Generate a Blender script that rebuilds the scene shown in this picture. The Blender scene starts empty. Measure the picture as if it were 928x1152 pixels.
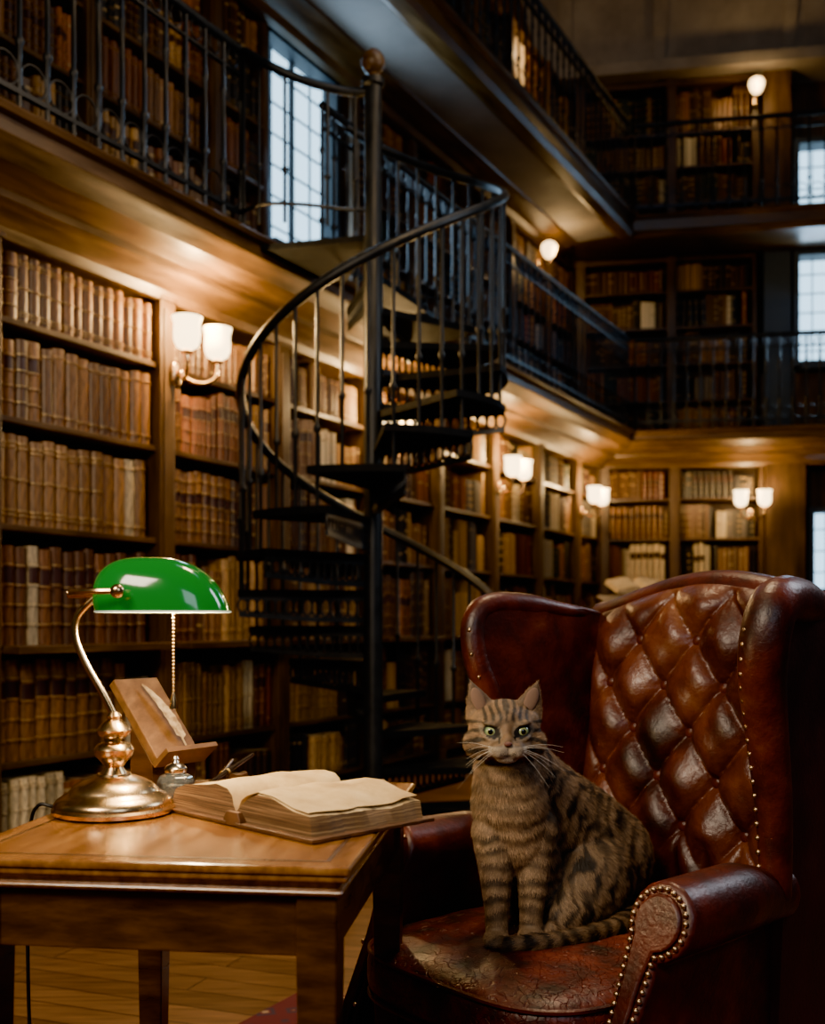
import bpy, bmesh, math, random
import numpy as np
from mathutils import Vector, Matrix
from collections import defaultdict
random.seed(7); np.random.seed(7)
C = bpy.context.scene.collection
PI = math.pi
ORD = ['first','second','third','fourth','fifth','sixth','seventh','eighth','ninth','tenth','eleventh','twelfth','thirteenth','fourteenth','fifteenth','sixteenth','seventeenth','eighteenth','nineteenth','twentieth','21st','22nd','23rd','24th','25th','26th','27th','28th','29th','30th']
# ------------------------------------------------------------------ materials
def mat(name):
    m = bpy.data.materials.new(name); m.use_nodes = True
    nt = m.node_tree; b = nt.nodes['Principled BSDF']
    return m, nt, b
def plain(name, col, rough=.5, metal=0., emis=None, es=0., coat=0.):
    m, nt, b = mat(name)
    b.inputs['Base Color'].default_value = (*col, 1); b.inputs['Roughness'].default_value = rough
    b.inputs['Metallic'].default_value = metal; b.inputs['Coat Weight'].default_value = coat
    if emis: b.inputs['Emission Color'].default_value = (*emis, 1); b.inputs['Emission Strength'].default_value = es
    return m
def ramp(nt, stops):
    r = nt.nodes.new('ShaderNodeValToRGB'); e = r.color_ramp.elements
    e[0].position = stops[0][0]; e[0].color = (*stops[0][1], 1)
    e[1].position = stops[-1][0]; e[1].color = (*stops[-1][1], 1)
    for p, c in stops[1:-1]:
        x = e.new(p); x.color = (*c, 1)
    return r
def noisy(name, stops, scale=(1,1,1), ns=5, detail=6, rough=(.35,.6), bump=.0, bscale=60, metal=0., coat=0., spec=.5, crack=0.):
    m, nt, b = mat(name); L = nt.links
    tc = nt.nodes.new('ShaderNodeTexCoord'); mp = nt.nodes.new('ShaderNodeMapping'); mp.inputs['Scale'].default_value = scale
    n = nt.nodes.new('ShaderNodeTexNoise'); n.inputs['Scale'].default_value = ns; n.inputs['Detail'].default_value = detail; n.inputs['Roughness'].default_value = .62
    L.new(tc.outputs['Object'], mp.inputs[0]); L.new(mp.outputs[0], n.inputs['Vector'])
    r = ramp(nt, stops); L.new(n.outputs['Fac'], r.inputs[0]); L.new(r.outputs[0], b.inputs['Base Color'])
    mr = nt.nodes.new('ShaderNodeMapRange'); mr.inputs['From Min'].default_value=.3; mr.inputs['From Max'].default_value=.7; mr.inputs['To Min'].default_value = rough[0]; mr.inputs['To Max'].default_value = rough[1]
    L.new(n.outputs['Fac'], mr.inputs[0]); L.new(mr.outputs[0], b.inputs['Roughness'])
    b.inputs['Metallic'].default_value = metal; b.inputs['Coat Weight'].default_value = coat
    b.inputs['Coat Roughness'].default_value = .2; b.inputs['Specular IOR Level'].default_value = spec
    if bump:
        n2 = nt.nodes.new('ShaderNodeTexNoise'); n2.inputs['Scale'].default_value = bscale; n2.inputs['Detail'].default_value = 4
        L.new(tc.outputs['Object'], n2.inputs['Vector'])
        bp = nt.nodes.new('ShaderNodeBump'); bp.inputs['Strength'].default_value = bump; bp.inputs['Distance'].default_value = .004
        L.new(n2.outputs['Fac'], bp.inputs['Height']); L.new(bp.outputs[0], b.inputs['Normal'])
        if crack:
            vo = nt.nodes.new('ShaderNodeTexVoronoi'); vo.feature = 'DISTANCE_TO_EDGE'; vo.inputs['Scale'].default_value = 46
            n3 = nt.nodes.new('ShaderNodeTexNoise'); n3.inputs['Scale'].default_value = 14
            mxv = nt.nodes.new('ShaderNodeMix'); mxv.data_type='RGBA'; mxv.blend_type='ADD'; mxv.inputs[0].default_value = .12
            L.new(tc.outputs['Object'], mxv.inputs[6]); L.new(n3.outputs['Color'], mxv.inputs[7]); L.new(tc.outputs['Object'], n3.inputs['Vector'])
            L.new(mxv.outputs[2], vo.inputs['Vector'])
            mr2 = nt.nodes.new('ShaderNodeMapRange'); mr2.inputs['From Max'].default_value = .05; L.new(vo.outputs['Distance'], mr2.inputs[0])
            b2 = nt.nodes.new('ShaderNodeBump'); b2.inputs['Strength'].default_value = crack; b2.inputs['Distance'].default_value = .002
            L.new(mr2.outputs[0], b2.inputs['Height']); L.new(bp.outputs[0], b2.inputs['Normal']); L.new(b2.outputs[0], b.inputs['Normal'])
    return m
M = {}
M['wood'] = noisy('dark_oak', [(.3,(.036,.0175,.006)),(.55,(.090,.046,.014)),(.75,(.15,.080,.025))], (3,3,.6), 4, 8, (.34,.55))
M['woodh'] = noisy('dark_oak_long', [(.3,(.042,.021,.007)),(.55,(.10,.052,.016)),(.75,(.17,.091,.028))], (.6,4,4), 4, 8, (.30,.5))
M['stand'] = noisy('brown_stand_wood', [(.3,(.09,.040,.013)),(.55,(.17,.080,.026)),(.75,(.26,.13,.045))], (9,2,9), 5, 8, (.30,.5))
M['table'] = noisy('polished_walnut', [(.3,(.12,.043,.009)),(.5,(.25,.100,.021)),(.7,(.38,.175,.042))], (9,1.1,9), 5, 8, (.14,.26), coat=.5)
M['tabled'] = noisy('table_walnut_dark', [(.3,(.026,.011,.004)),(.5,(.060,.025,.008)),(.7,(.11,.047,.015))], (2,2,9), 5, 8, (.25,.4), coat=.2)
M['iron'] = noisy('black_iron', [(.3,(.005,.007,.009)),(.7,(.014,.017,.020))], (1,1,1), 12, 4, (.36,.5), metal=.0, spec=.45)
M['irond'] = noisy('dull_black_iron', [(.3,(.004,.005,.006)),(.7,(.010,.011,.013))], (1,1,1), 12, 4, (.6,.75), metal=.0, spec=.12)
M['brass'] = noisy('aged_brass', [(.3,(.64,.42,.20)),(.7,(.88,.62,.34))], (1,1,1), 9, 4, (.17,.30), metal=1.)
M['nail'] = plain('nail_brass', (.52,.38,.23), .32, 1.)
M['leather'] = noisy('oxblood_leather', [(.30,(.014,.005,.004)),(.45,(.050,.010,.008)),(.58,(.105,.021,.014)),(.72,(.18,.058,.028))], (1,1,1), 7, 10, (.46,.30), bump=.3, bscale=110, coat=.04, crack=.10)
M['leatherb'] = noisy('tufted_leather', [(.30,(.020,.007,.005)),(.45,(.070,.016,.010)),(.58,(.14,.038,.019)),(.72,(.23,.090,.038))], (1,1,1), 6, 10, (.46,.28), bump=.35, bscale=90, coat=.04, crack=.12)
M['leathers'] = noisy('seat_leather', [(.34,(.014,.006,.004)),(.46,(.055,.011,.009)),(.6,(.13,.026,.018)),(.72,(.21,.065,.035))], (1,1,1), 13, 12, (.50,.32), bump=.35, bscale=120, coat=.06, crack=.6)
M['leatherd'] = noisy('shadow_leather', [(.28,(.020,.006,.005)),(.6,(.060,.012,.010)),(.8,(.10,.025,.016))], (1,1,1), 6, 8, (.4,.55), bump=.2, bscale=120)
M['plaster'] = noisy('grey_plaster', [(.3,(.19,.16,.13)),(.7,(.30,.26,.21))], (1,1,1), 3, 5, (.7,.9))
M['white'] = noisy('off_white_panel', [(.3,(.18,.158,.14)),(.7,(.26,.228,.20))], (1,1,1), 3, 5, (.6,.8))
M['pages'] = noisy('old_page', [(.3,(.44,.28,.11)),(.5,(.60,.42,.19)),(.7,(.72,.54,.28))], (1,1,1), 18, 10, (.7,.9))
M['pedge'] = noisy('page_edges', [(.35,(.05,.024,.009)),(.5,(.17,.09,.035)),(.68,(.42,.26,.11))], (3,3,260), 2.0, 5, (.7,.9))
M['cover'] = noisy('worn_brown_cover', [(.3,(.04,.016,.007)),(.7,(.19,.082,.030))], (1,1,1), 14, 5, (.4,.6))
M['rope'] = plain('black_cord', (.01,.01,.01), .5)
M['glow'] = plain('glass_shade_glow', (.9,.75,.5), .4, 0, (1,.70,.34), 12)
M['lining'] = plain('opal_lining', (.95,.92,.85), .4, 0, (1,.86,.58), 3.0)
M['rimglass'] = plain('pale_glass_rim', (.7,.85,.7), .2, 0, (.9,1,.8), .5)
M['winglow'] = plain('daylight_pane', (.7,.85,.95), .3, 0, (.46,.76,1.0), 4.6)
M['gold'] = plain('gold_tooling', (.80,.56,.18), .35, .7)
M['paper'] = noisy('tan_feather', [(.35,(.28,.17,.08)),(.55,(.56,.42,.24)),(.7,(.66,.52,.34))], (1,1,1), 60, 3, (.7,.9))
M['glass'] = plain('ink_glass', (.7,.75,.78), .03, 0, coat=1.)
M['glass'].node_tree.nodes['Principled BSDF'].inputs['Transmission Weight'].default_value = .9
M['ink'] = plain('black_ink', (.005,.006,.012), .1)
M['silver'] = plain('silver_lid', (.8,.74,.66), .18, 1.)
M['blackplastic'] = plain('black_lacquer', (.02,.014,.012), .2, 0, coat=.6)
M['glow2'] = plain('far_globe_glow', (.9,.75,.5), .4, 0, (1,.64,.28), 9)
M['greywood'] = plain('grey_painted_frame', (.05,.065,.085), .5)
M['title'] = plain('dark_title_patch', (.04,.012,.008), .4)
M['whisk'] = plain('whisker_white', (.62,.58,.52), .4)
M['innerear'] = plain('inner_ear_skin', (.17,.10,.07), .8)
M['nose'] = plain('cat_nose', (.13,.05,.04), .4)
m, nt, b = mat('green_cased_glass'); M['green'] = m
b.inputs['Base Color'].default_value = (.003,.15,.018,1); b.inputs['Roughness'].default_value = .12
b.inputs['Coat Weight'].default_value = .6; b.inputs['Coat Roughness'].default_value=.08; b.inputs['Emission Color'].default_value = (.01,.60,.05,1); b.inputs['Emission Strength'].default_value = .26
m, nt, b = mat('book_leather'); M['book'] = m; L = nt.links
oi = nt.nodes.new('ShaderNodeObjectInfo'); tc = nt.nodes.new('ShaderNodeTexCoord')
n = nt.nodes.new('ShaderNodeTexNoise'); n.inputs['Scale'].default_value = 4; n.inputs['Detail'].default_value = 8; n.inputs['Roughness'].default_value=.7
L.new(tc.outputs['Object'], n.inputs['Vector'])
r = ramp(nt, [(.32,(.25,.23,.22)),(.5,(.85,.84,.82)),(.68,(1.6,1.52,1.4))]); L.new(n.outputs['Fac'], r.inputs[0])
mx = nt.nodes.new('ShaderNodeMix'); mx.data_type = 'RGBA'; mx.blend_type = 'MULTIPLY'; mx.inputs[0].default_value = 1
L.new(oi.outputs['Color'], mx.inputs[6]); L.new(r.outputs[0], mx.inputs[7]); L.new(mx.outputs[2], b.inputs['Base Color'])
b.inputs['Roughness'].default_value = .40
def vcol(name, rough=.5, sheen=0.):
    m, nt, b = mat(name); a = nt.nodes.new('ShaderNodeAttribute'); a.attribute_name = 'Col'
    nt.links.new(a.outputs['Color'], b.inputs['Base Color']); b.inputs['Roughness'].default_value = rough
    b.inputs['Sheen Weight'].default_value = sheen
    return m
M['bookv'] = vcol('distant_book_leather', .45)
M['fur'] = vcol('tabby_fur', .62, .0)
m, nt, b = mat('oak_planks'); M['floor'] = m; L = nt.links
tc = nt.nodes.new('ShaderNodeTexCoord'); mp = nt.nodes.new('ShaderNodeMapping'); mp.inputs['Rotation'].default_value = (0,0,.35)
br = nt.nodes.new('ShaderNodeTexBrick'); br.inputs['Scale'].default_value = 1; br.inputs['Brick Width'].default_value = 1.1; br.inputs['Row Height'].default_value = .11
br.inputs['Mortar Size'].default_value = .003; br.inputs['Color1'].default_value = (.20,.09,.030,1); br.inputs['Color2'].default_value = (.12,.054,.018,1); br.inputs['Mortar'].default_value = (.02,.008,.004,1)
n = nt.nodes.new('ShaderNodeTexNoise'); n.inputs['Scale'].default_value = 5; n.inputs['Detail'].default_value = 8
mp2 = nt.nodes.new('ShaderNodeMapping'); mp2.inputs['Scale'].default_value = (1,10,1); mp2.inputs['Rotation'].default_value = (0,0,.35)
L.new(tc.outputs['Object'], mp.inputs[0]); L.new(mp.outputs[0], br.inputs['Vector']); L.new(tc.outputs['Object'], mp2.inputs[0]); L.new(mp2.outputs[0], n.inputs['Vector'])
r = ramp(nt, [(.3,(.55,.55,.55)),(.7,(1.4,1.4,1.4))]); L.new(n.outputs['Fac'], r.inputs[0])
mx = nt.nodes.new('ShaderNodeMix'); mx.data_type = 'RGBA'; mx.blend_type = 'MULTIPLY'; mx.inputs[0].default_value = 1
L.new(br.outputs['Color'], mx.inputs[6]); L.new(r.outputs[0], mx.inputs[7]); L.new(mx.outputs[2], b.inputs['Base Color']); b.inputs['Roughness'].default_value = .35
m, nt, b = mat('woven_rug'); M['rug'] = m; L = nt.links
tc = nt.nodes.new('ShaderNodeTexCoord'); vo = nt.nodes.new('ShaderNodeTexVoronoi'); vo.inputs['Scale'].default_value = 16; vo.distance = 'MANHATTAN'
L.new(tc.outputs['Object'], vo.inputs['Vector'])
r = ramp(nt, [(.15,(.34,.22,.11)),(.3,(.11,.014,.012)),(.5,(.03,.025,.04)),(.7,(.10,.012,.012))]); L.new(vo.outputs['Distance'], r.inputs[0]); L.new(r.outputs[0], b.inputs['Base Color']); b.inputs['Roughness'].default_value = .95
m, nt, b = mat('cat_eye'); M['eye'] = m; L = nt.links
tc = nt.nodes.new('ShaderNodeTexCoord'); sx = nt.nodes.new('ShaderNodeSeparateXYZ'); L.new(tc.outputs['Object'], sx.inputs[0])
def mth(op, a, bb=None):
    x = nt.nodes.new('ShaderNodeMath'); x.operation = op
    for i, v in enumerate((a, bb)):
        if v is None: continue
        if isinstance(v, (int, float)): x.inputs[i].default_value = v
        else: L.new(v, x.inputs[i])
    return x.outputs[0]
d2 = mth('SQRT', mth('ADD', mth('POWER', mth('ABSOLUTE', sx.outputs['X']), 2), mth('POWER', mth('ABSOLUTE', mth('MULTIPLY', sx.outputs['Z'], .95)), 2)))
sc = mth('MULTIPLY', d2, 70)
r = ramp(nt, [(.0,(.002,.002,.002)),(.30,(.002,.002,.002)),(.34,(.34,.38,.16)),(.54,(.24,.34,.18)),(.72,(.08,.15,.09)),(.82,(.004,.003,.003))])
L.new(sc, r.inputs[0]); L.new(r.outputs[0], b.inputs['Base Color']); b.inputs['Roughness'].default_value = .05; b.inputs['Coat Weight'].default_value = 1.
# ------------------------------------------------------------------ mesh builder
def cube_dirs(n):
    vd = {}; V = []; F = []
    def vid(p):
        k = tuple(round(c, 5) for c in p)
        if k not in vd: vd[k] = len(V); V.append(p)
        return vd[k]
    for ax in range(3):
        for s in (-1, 1):
            for i in range(n):
                for j in range(n):
                    q = []
                    for di, dj in ((0,0),(1,0),(1,1),(0,1)):
                        a = math.tan((-1+2*(i+di)/n)*PI/4); bb = math.tan((-1+2*(j+dj)/n)*PI/4)
                        p = [0,0,0]; p[ax] = s; p[(ax+1)%3] = a; p[(ax+2)%3] = bb; q.append(vid(p))
                    F.append(q if s > 0 else q[::-1])
    return V, F
_cd = {}
class MB:
    def __init__(s): s.v = []; s.f = []; s.m = []
    def add(s, V, F, mi=0):
        o = len(s.v); s.v += [tuple(v) for v in V]; s.f += [tuple(i+o for i in f) for f in F]; s.m += [mi]*len(F); return s
    def box(s, x0, x1, y0, y1, z0, z1, mi=0, T=None):
        V = [(x0,y0,z0),(x1,y0,z0),(x1,y1,z0),(x0,y1,z0),(x0,y0,z1),(x1,y0,z1),(x1,y1,z1),(x0,y1,z1)]
        if T: V = [T @ Vector(v) for v in V]
        return s.add(V, [(0,3,2,1),(4,5,6,7),(0,1,5,4),(1,2,6,5),(2,3,7,6),(3,0,4,7)], mi)
    def cs(s, c, h, p=2, n=6, T=None, mi=0):
        if n not in _cd: _cd[n] = cube_dirs(n)
        V, F = _cd[n]; W = []
        for d in V:
            L_ = (abs(d[0])**p+abs(d[1])**p+abs(d[2])**p)**(1/p)
            q = Vector((d[0]/L_*h[0], d[1]/L_*h[1], d[2]/L_*h[2]))
            if T: q = T @ q
            W.append(q+Vector(c))
        return s.add(W, F, mi)
    def lathe(s, prof, c=(0,0,0), n=32, mi=0, T=None):
        V = []; F = []; k = len(prof)
        for i in range(n):
            a = 2*PI*i/n
            for r_, z in prof:
                q = Vector((max(r_,.00005)*math.cos(a), max(r_,.00005)*math.sin(a), z))
                if T: q = T @ q
                V.append(q+Vector(c))
        for i in range(n):
            j = (i+1) % n
            for q in range(k-1): F.append((i*k+q, j*k+q, j*k+q+1, i*k+q+1))
        return s.add(V, F, mi)
    def tube(s, path, r, n=8, mi=0, closed=False):
        P = [Vector(p) for p in path]; k = len(P)
        R = r if isinstance(r, (list, tuple)) else [r]*k
        V = []; F = []; up = None
        for i in range(k):
            if closed: t = P[(i+1)%k]-P[i-1]
            else: t = P[min(i+1,k-1)]-P[max(i-1,0)]
            if t.length < 1e-9: t = Vector((0,0,1))
            t.normalize()
            if up is None:
                up = Vector((0,0,1)) if abs(t.z) < .9 else Vector((1,0,0))
            a = up-t*up.dot(t)
            if a.length < 1e-6: a = t.orthogonal()
            a.normalize(); up = a; b_ = t.cross(a)
            for j in range(n):
                an = 2*PI*j/n; V.append(P[i]+(a*math.cos(an)+b_*math.sin(an))*R[i])
        for i in range(k if closed else k-1):
            i2 = (i+1) % k
            for j in range(n): F.append((i*n+j, i*n+(j+1)%n, i2*n+(j+1)%n, i2*n+j))
        if not closed: F.append(tuple(range(n))[::-1]); F.append(tuple((k-1)*n+j for j in range(n)))
        return s.add(V, F, mi)
    def prism(s, poly, f, w0, w1, mi=0, nw=1):
        k = len(poly); V = []; F = []
        for q in range(nw+1):
            w = w0+(w1-w0)*q/nw; V += [f(p[0], p[1], w) for p in poly]
        for q in range(nw):
            for i in range(k): F.append((q*k+i, q*k+(i+1)%k, (q+1)*k+(i+1)%k, (q+1)*k+i))
        F.append(tuple(range(k))[::-1]); F.append(tuple(nw*k+i for i in range(k)))
        return s.add(V, F, mi)
    def build(s, name, mats, parent=None, loc=None, rz=0, smooth=True, ang=38, bevel=0, seg=2, recalc=True):
        me = bpy.data.meshes.new(name); me.from_pydata(s.v, [], s.f)
        if not isinstance(mats, (list, tuple)): mats = [mats]
        for x in mats: me.materials.append(x)
        me.polygons.foreach_set('material_index', s.m)
        if recalc:
            bm = bmesh.new(); bm.from_mesh(me); bmesh.ops.recalc_face_normals(bm, faces=bm.faces); bm.to_mesh(me); bm.free()
        if smooth: me.shade_smooth(); me.set_sharp_from_angle(angle=math.radians(ang))
        me.update()
        o = bpy.data.objects.new(name, me); C.objects.link(o)
        if parent: o.parent = parent
        if loc is not None: o.location = loc
        o.rotation_euler = (0,0,rz)
        if bevel:
            bv = o.modifiers.new('bevel', 'BEVEL'); bv.width = bevel; bv.segments = seg; bv.limit_method = 'ANGLE'; bv.angle_limit = math.radians(30)
        return o
def tag(o, label, cat, group=None, kind=None):
    o['label'] = label
    if cat: o['category'] = cat
    if group: o['group'] = group
    if kind: o['kind'] = kind
    return o
def thing(name, label, cat, loc=(0,0,0), rz=0, group=None):
    o = bpy.data.objects.new(name, None); C.objects.link(o); o.location = loc; o.rotation_euler = (0,0,rz); o.empty_display_size = .1
    return tag(o, label, cat, group)
def child(src, parent, loc, rz=0, scale=None, rot=None):
    c = src.copy(); C.objects.link(c); c.parent = parent; c.location = loc; c.rotation_euler = rot if rot else (0,0,rz)
    if scale: c.scale = scale
    return c
def smooth_path(pts,n=8):
    P=[Vector(p) for p in pts]; out=[]
    for i in range(len(P)-1):
        p0=P[max(i-1,0)];p1=P[i];p2=P[i+1];p3=P[min(i+2,len(P)-1)]
        for k in range(n):
            t=k/n; out.append(.5*((2*p1)+(-p0+p2)*t+(2*p0-5*p1+4*p2-p3)*t*t+(-p0+3*p1-3*p2+p3)*t**3))
    out.append(P[-1]); return out
class Frame:
    def __init__(s, o, a): s.o = Vector((o[0],o[1],0)); s.a = a; s.x = Vector((math.cos(a),math.sin(a),0)); s.y = Vector((-math.sin(a),math.cos(a),0))
    def pt(s, x, y, z): return s.o+s.x*x+s.y*y+Vector((0,0,z))
LW = Frame((-1.74,4.5), math.radians(61.2))
BW = Frame((2.01,11.31), math.radians(-9.8))
def fbox(fr, x0,x1,y0,y1,z0,z1, name, m, lab=None):
    o = MB().box(x0,x1,y0,y1,z0,z1).build(name, m, loc=fr.o, rz=fr.a, smooth=False)
    o['kind'] = 'structure'
    if lab: o['label'] = lab
    return o
G2 = 5.18; E2 = -.42
# ------------------------------------------------------------------ shell
o = MB().box(-5,9,-3.5,14,-.1,0).build('floor', M['floor'], smooth=False); o['kind']='structure'; o['label']='brown wooden plank floor'
b = MB(); b.box(-3,8.9,.32,1.1,0,2.9); b.box(-3,8.9,.84,1.1,2.9,8.4)
o = b.build('wall_left', M['wood'], loc=LW.o, rz=LW.a, smooth=False); o['kind']='structure'; o['label']='dark panelled long wall behind the bookcases'
b = MB(); b.box(-.6,7,.32,1.1,0,2.9); b.box(-1,7,.84,1.1,2.9,8.4)
o = b.build('wall_back', M['wood'], loc=BW.o, rz=BW.a, smooth=False); o['kind']='structure'; o['label']='dark end wall behind the far bookcases'
def gallery(fr, x0, x1, ye, yb, z, th, under, nm):
    o = MB().box(x0,x1,ye+.03,yb,z-th,z-.002).build('gallery_floor', [under], loc=fr.o, rz=fr.a, smooth=False); o['kind']='structure'; o['label']=nm+' gallery floor'
def fascia(fr, x0, x1, prof, i, nm):
    o = MB().prism(prof, lambda y,z,w: Vector((w,y,z)), x0, x1).build('trim_%d'%i, M['woodh'], loc=fr.o, rz=fr.a, ang=25); o['kind']='structure'; o['label']=nm
gallery(LW,-2.5,7.95,-.40,.84,3.0,.10,M['woodh'],'lower left')
gallery(BW,-.25,6.5,-.40,.84,3.0,.10,M['woodh'],'lower far')
gallery(LW,-2.5,7.6,E2,.84,G2,.12,M['white'],'upper left')
gallery(BW,-.3,6.5,E2,.84,G2,.118,M['woodh'],'upper far')
p1 = [(-.36,3.0),(-.45,3.0),(-.46,2.985),(-.45,2.965),(-.42,2.955),(-.42,2.90),(-.435,2.885),(-.42,2.87),(-.40,2.86),(-.36,2.82),(-.24,2.80),(-.20,2.79),(-.19,2.76),(-.12,2.745),(-.06,2.70),(-.04,2.66),(-.001,2.66),(-.001,2.88),(-.36,2.88)]
fascia(LW,-2.5,7.7,p1,1,'moulded wooden cornice under the lower gallery, long wall'); fascia(BW,-.1,6.5,p1,2,'moulded wooden cornice under the lower gallery, end wall')
p2 = [(a+E2,c+G2-5.42) for a,c in [(.06,5.42),(-.05,5.42),(-.06,5.40),(-.05,5.38),(-.02,5.37),(-.02,5.26),(-.03,5.24),(.0,5.20),(.10,5.20),(.14,5.22),(.15,5.25),(.18,5.26),(.21,5.29),(.21,5.31),(.06,5.31)]]
fascia(LW,-2.5,7.50,p2,3,'wooden edge moulding of the upper gallery, long wall'); fascia(BW,.27,6.5,p2,4,'wooden edge moulding of the upper gallery, end wall')
p3=[(.498,G2-.121),(.20,G2-.121),(.21,G2-.14),(.27,G2-.15),(.31,G2-.17),(.40,G2-.18),(.44,G2-.215),(.498,G2-.22)]
fascia(LW,-2.5,7.6,p3,9,'wooden cornice where the upper gallery meets the bookcases')
prof = [(.84,7.05)]+[(.5-2.6*(1-math.cos(t*PI/2/10)) , 7.1+1.3*math.sin(t*PI/2/10)) for t in range(11)]+[(-13,8.4)]
V=[];F=[]
for y,z in prof: V += [(-6,y,z),(7,y,z)]
for i in range(len(prof)-1): F.append((2*i,2*i+1,2*i+3,2*i+2))
o = MB().add(V,F).build('ceiling', M['plaster'], loc=BW.o, rz=BW.a); o['kind']='structure'; o['label']='grey coved plaster ceiling'
b = MB()
for xx in (-.45,.55,1.9,3.2):
    for k in range(len(prof)-1):
        (ya,za),(yb,zb) = prof[k],prof[k+1]
        V = [(xx,ya,za-.09),(xx+.13,ya,za-.09),(xx+.13,yb,zb-.09),(xx,yb,zb-.09),(xx,ya,za+.02),(xx+.13,ya,za+.02),(xx+.13,yb,zb+.02),(xx,yb,zb+.02)]
        b.add(V,[(0,3,2,1),(4,5,6,7),(0,1,5,4),(1,2,6,5),(2,3,7,6),(3,0,4,7)])
b.box(-2,7,.30,.84,7.0,7.12)
o = b.build('trim_5', M['plaster'], loc=BW.o, rz=BW.a, smooth=False); o['kind']='structure'; o['label']='plaster ribs and cornice of the ceiling'
# ------------------------------------------------------------------ bookcases and books
BOOKS = []
PAL = {'tan':(.34,.185,.055),'brown':(.185,.086,.026),'dark brown':(.078,.034,.012),'chestnut':(.19,.068,.021),'red':(.10,.020,.012),'cream':(.62,.50,.29),'black':(.016,.013,.012),'green':(.024,.034,.022),'grey':(.12,.10,.08)}
def pick(pal):
    k = random.choices([q[0] for q in pal],[q[1] for q in pal])[0]; c = PAL[k]; j = random.uniform(.75,1.25)
    return k, tuple(min(1,x*j) for x in c)
WARM = [('tan',4),('brown',7),('dark brown',4.5),('chestnut',2),('red',.5),('cream',1.3),('black',1.6)]
MIX = [('tan',3),('brown',5),('dark brown',5),('chestnut',1.4),('red',.8),('cream',2.0),('black',2.6),('green',.6),('grey',1)]
DARK = [('tan',1.2),('brown',4),('dark brown',6),('chestnut',1.2),('red',.4),('cream',.5),('black',4),('green',.6),('grey',1)]
def bookcase(fr, x0, x1, yf, z0, z1, boards, label, bay, pal=MIX, thick=(.035,.065), uniform=False, ledge=None, pil=True, dp=.22, cream=None):
    D = .31; e = thing('bookcase', label, 'bookcase', fr.pt(x0,yf,z0), fr.a, 'built in library bookcases')
    W = x1-x0; H = z1-z0
    MB().box(0,.05,0,D,0,H).build('side_panel', M['wood'], e, smooth=False, bevel=.004)
    MB().box(W-.05,W-.001,0,D,0,H).build('side_panel', M['wood'], e, smooth=False, bevel=.004)
    MB().box(.05,W-.05,D-.02,D,0,H).build('back_panel', M['wood'], e, smooth=False)
    fz = H-.06
    MB().box(.05,W-.05,0,D-.02,fz,H).build('frieze', M['woodh'], e, smooth=False, bevel=.004)
    if pil:
        b = MB(); b.box(-.055,.055,-.035,-.001,0,H); b.box(-.035,.035,-.045,-.034,.12,H-.12); b.box(-.065,.065,-.05,-.001,H-.08,H-.04); b.box(-.065,.065,-.05,-.001,0,.1)
        b.build('pilaster', M['wood'], e, smooth=False, bevel=.004)
    n = len(boards)
    for k, z in enumerate(boards):
        zz = z-z0
        if ledge is not None and abs(z-ledge) < .01: b = MB().box(.066,W-.066,-.13,D-.02,zz-.035,zz)
        else: b = MB().box(.05,W-.05,-.006,D-.02,zz-.028,zz)
        b.build('shelf', M['woodh'], e, smooth=False, bevel=.004)
        nz = boards[k+1]-.028 if k+1 < n else z0+fz
        gap = nz-z
        rn = 'bottom shelf' if k == 0 else ('top shelf' if k == n-1 else ORD[k]+' shelf up')
        x = x0+.056; idx = 0; end = x1-.056
        run = random.randint(3,9); bh = gap*random.uniform(.80,.93); kc, cc = pick(pal); tk = random.uniform(*thick)
        if uniform and k >= n-4: run = 99; bh = gap*.88; kc = 'brown'; cc = [(.135,.056,.018),(.24,.118,.034),(.205,.096,.027),(.17,.074,.021)][k-(n-4)]; tk = random.uniform(.064,.076)
        while True:
            if run <= 0:
                run = random.randint(1,6); bh = gap*random.uniform(.66,.94); kc, cc = pick(pal); tk = random.uniform(*thick)
                if random.random() < .12: x += random.uniform(.02,.06)
            run -= 1
            t_ = tk*random.uniform(.90,1.10)
            if x+t_ > end:
                if uniform and k >= n-4 and end-x > .045: t_ = end-x
                else: break
            kk, ccc = kc, cc
            if cream and k >= cream[0] and cream[1] < x < cream[2]: kk = 'cream'; ccc = (.80,.62,.38); bh = gap*.95
            if uniform and n-4 <= k <= n-3 and idx == (3 if k == n-4 else 11): kk = 'cream'; ccc = (.62,.50,.31)
            h = min(gap-.012, bh*random.uniform(.965,1.03)); j = random.uniform(.55,1.4)
            BOOKS.append(dict(fr=fr,x=x+t_/2,y=yf+.02+random.uniform(0,.015),z=z+.0005,t=t_-.002,d=dp,h=h,c=tuple(min(1,q*j) for q in ccc),k=kk,idx=idx,row=rn,bay=bay))
            idx += 1; x += t_
            if x > end-.02: break
    return e
Lb = [.10,.45,.95,1.47,1.93,2.35]
names = {-1:('tall dark ground floor bookcase cut off beyond the left edge','bookcase beyond left edge'),
 0:('tall dark bookcase of matching brown volumes left of the nearest twin sconce','bookcase left of near sconce'),
 1:('tall dark bookcase just right of the nearest twin sconce','bookcase right of near sconce'),
 2:('ground floor bookcase seen through the spiral stair balusters','bookcase behind spiral stair'),
 3:('ground floor bookcase just right of the spiral stair newel','bookcase right of stair newel'),
 4:('ground floor bookcase left of the sconce pair beyond the stair','bookcase left of middle sconce'),
 5:('ground floor bookcase just right of the sconce pair beyond the stair','bookcase right of middle sconce'),
 6:('ground floor bookcase left of the farthest long wall sconce','bookcase left of farthest sconce'),
 7:('narrow ground floor bookcase in the far corner of the long wall','bookcase in far corner')}
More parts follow.
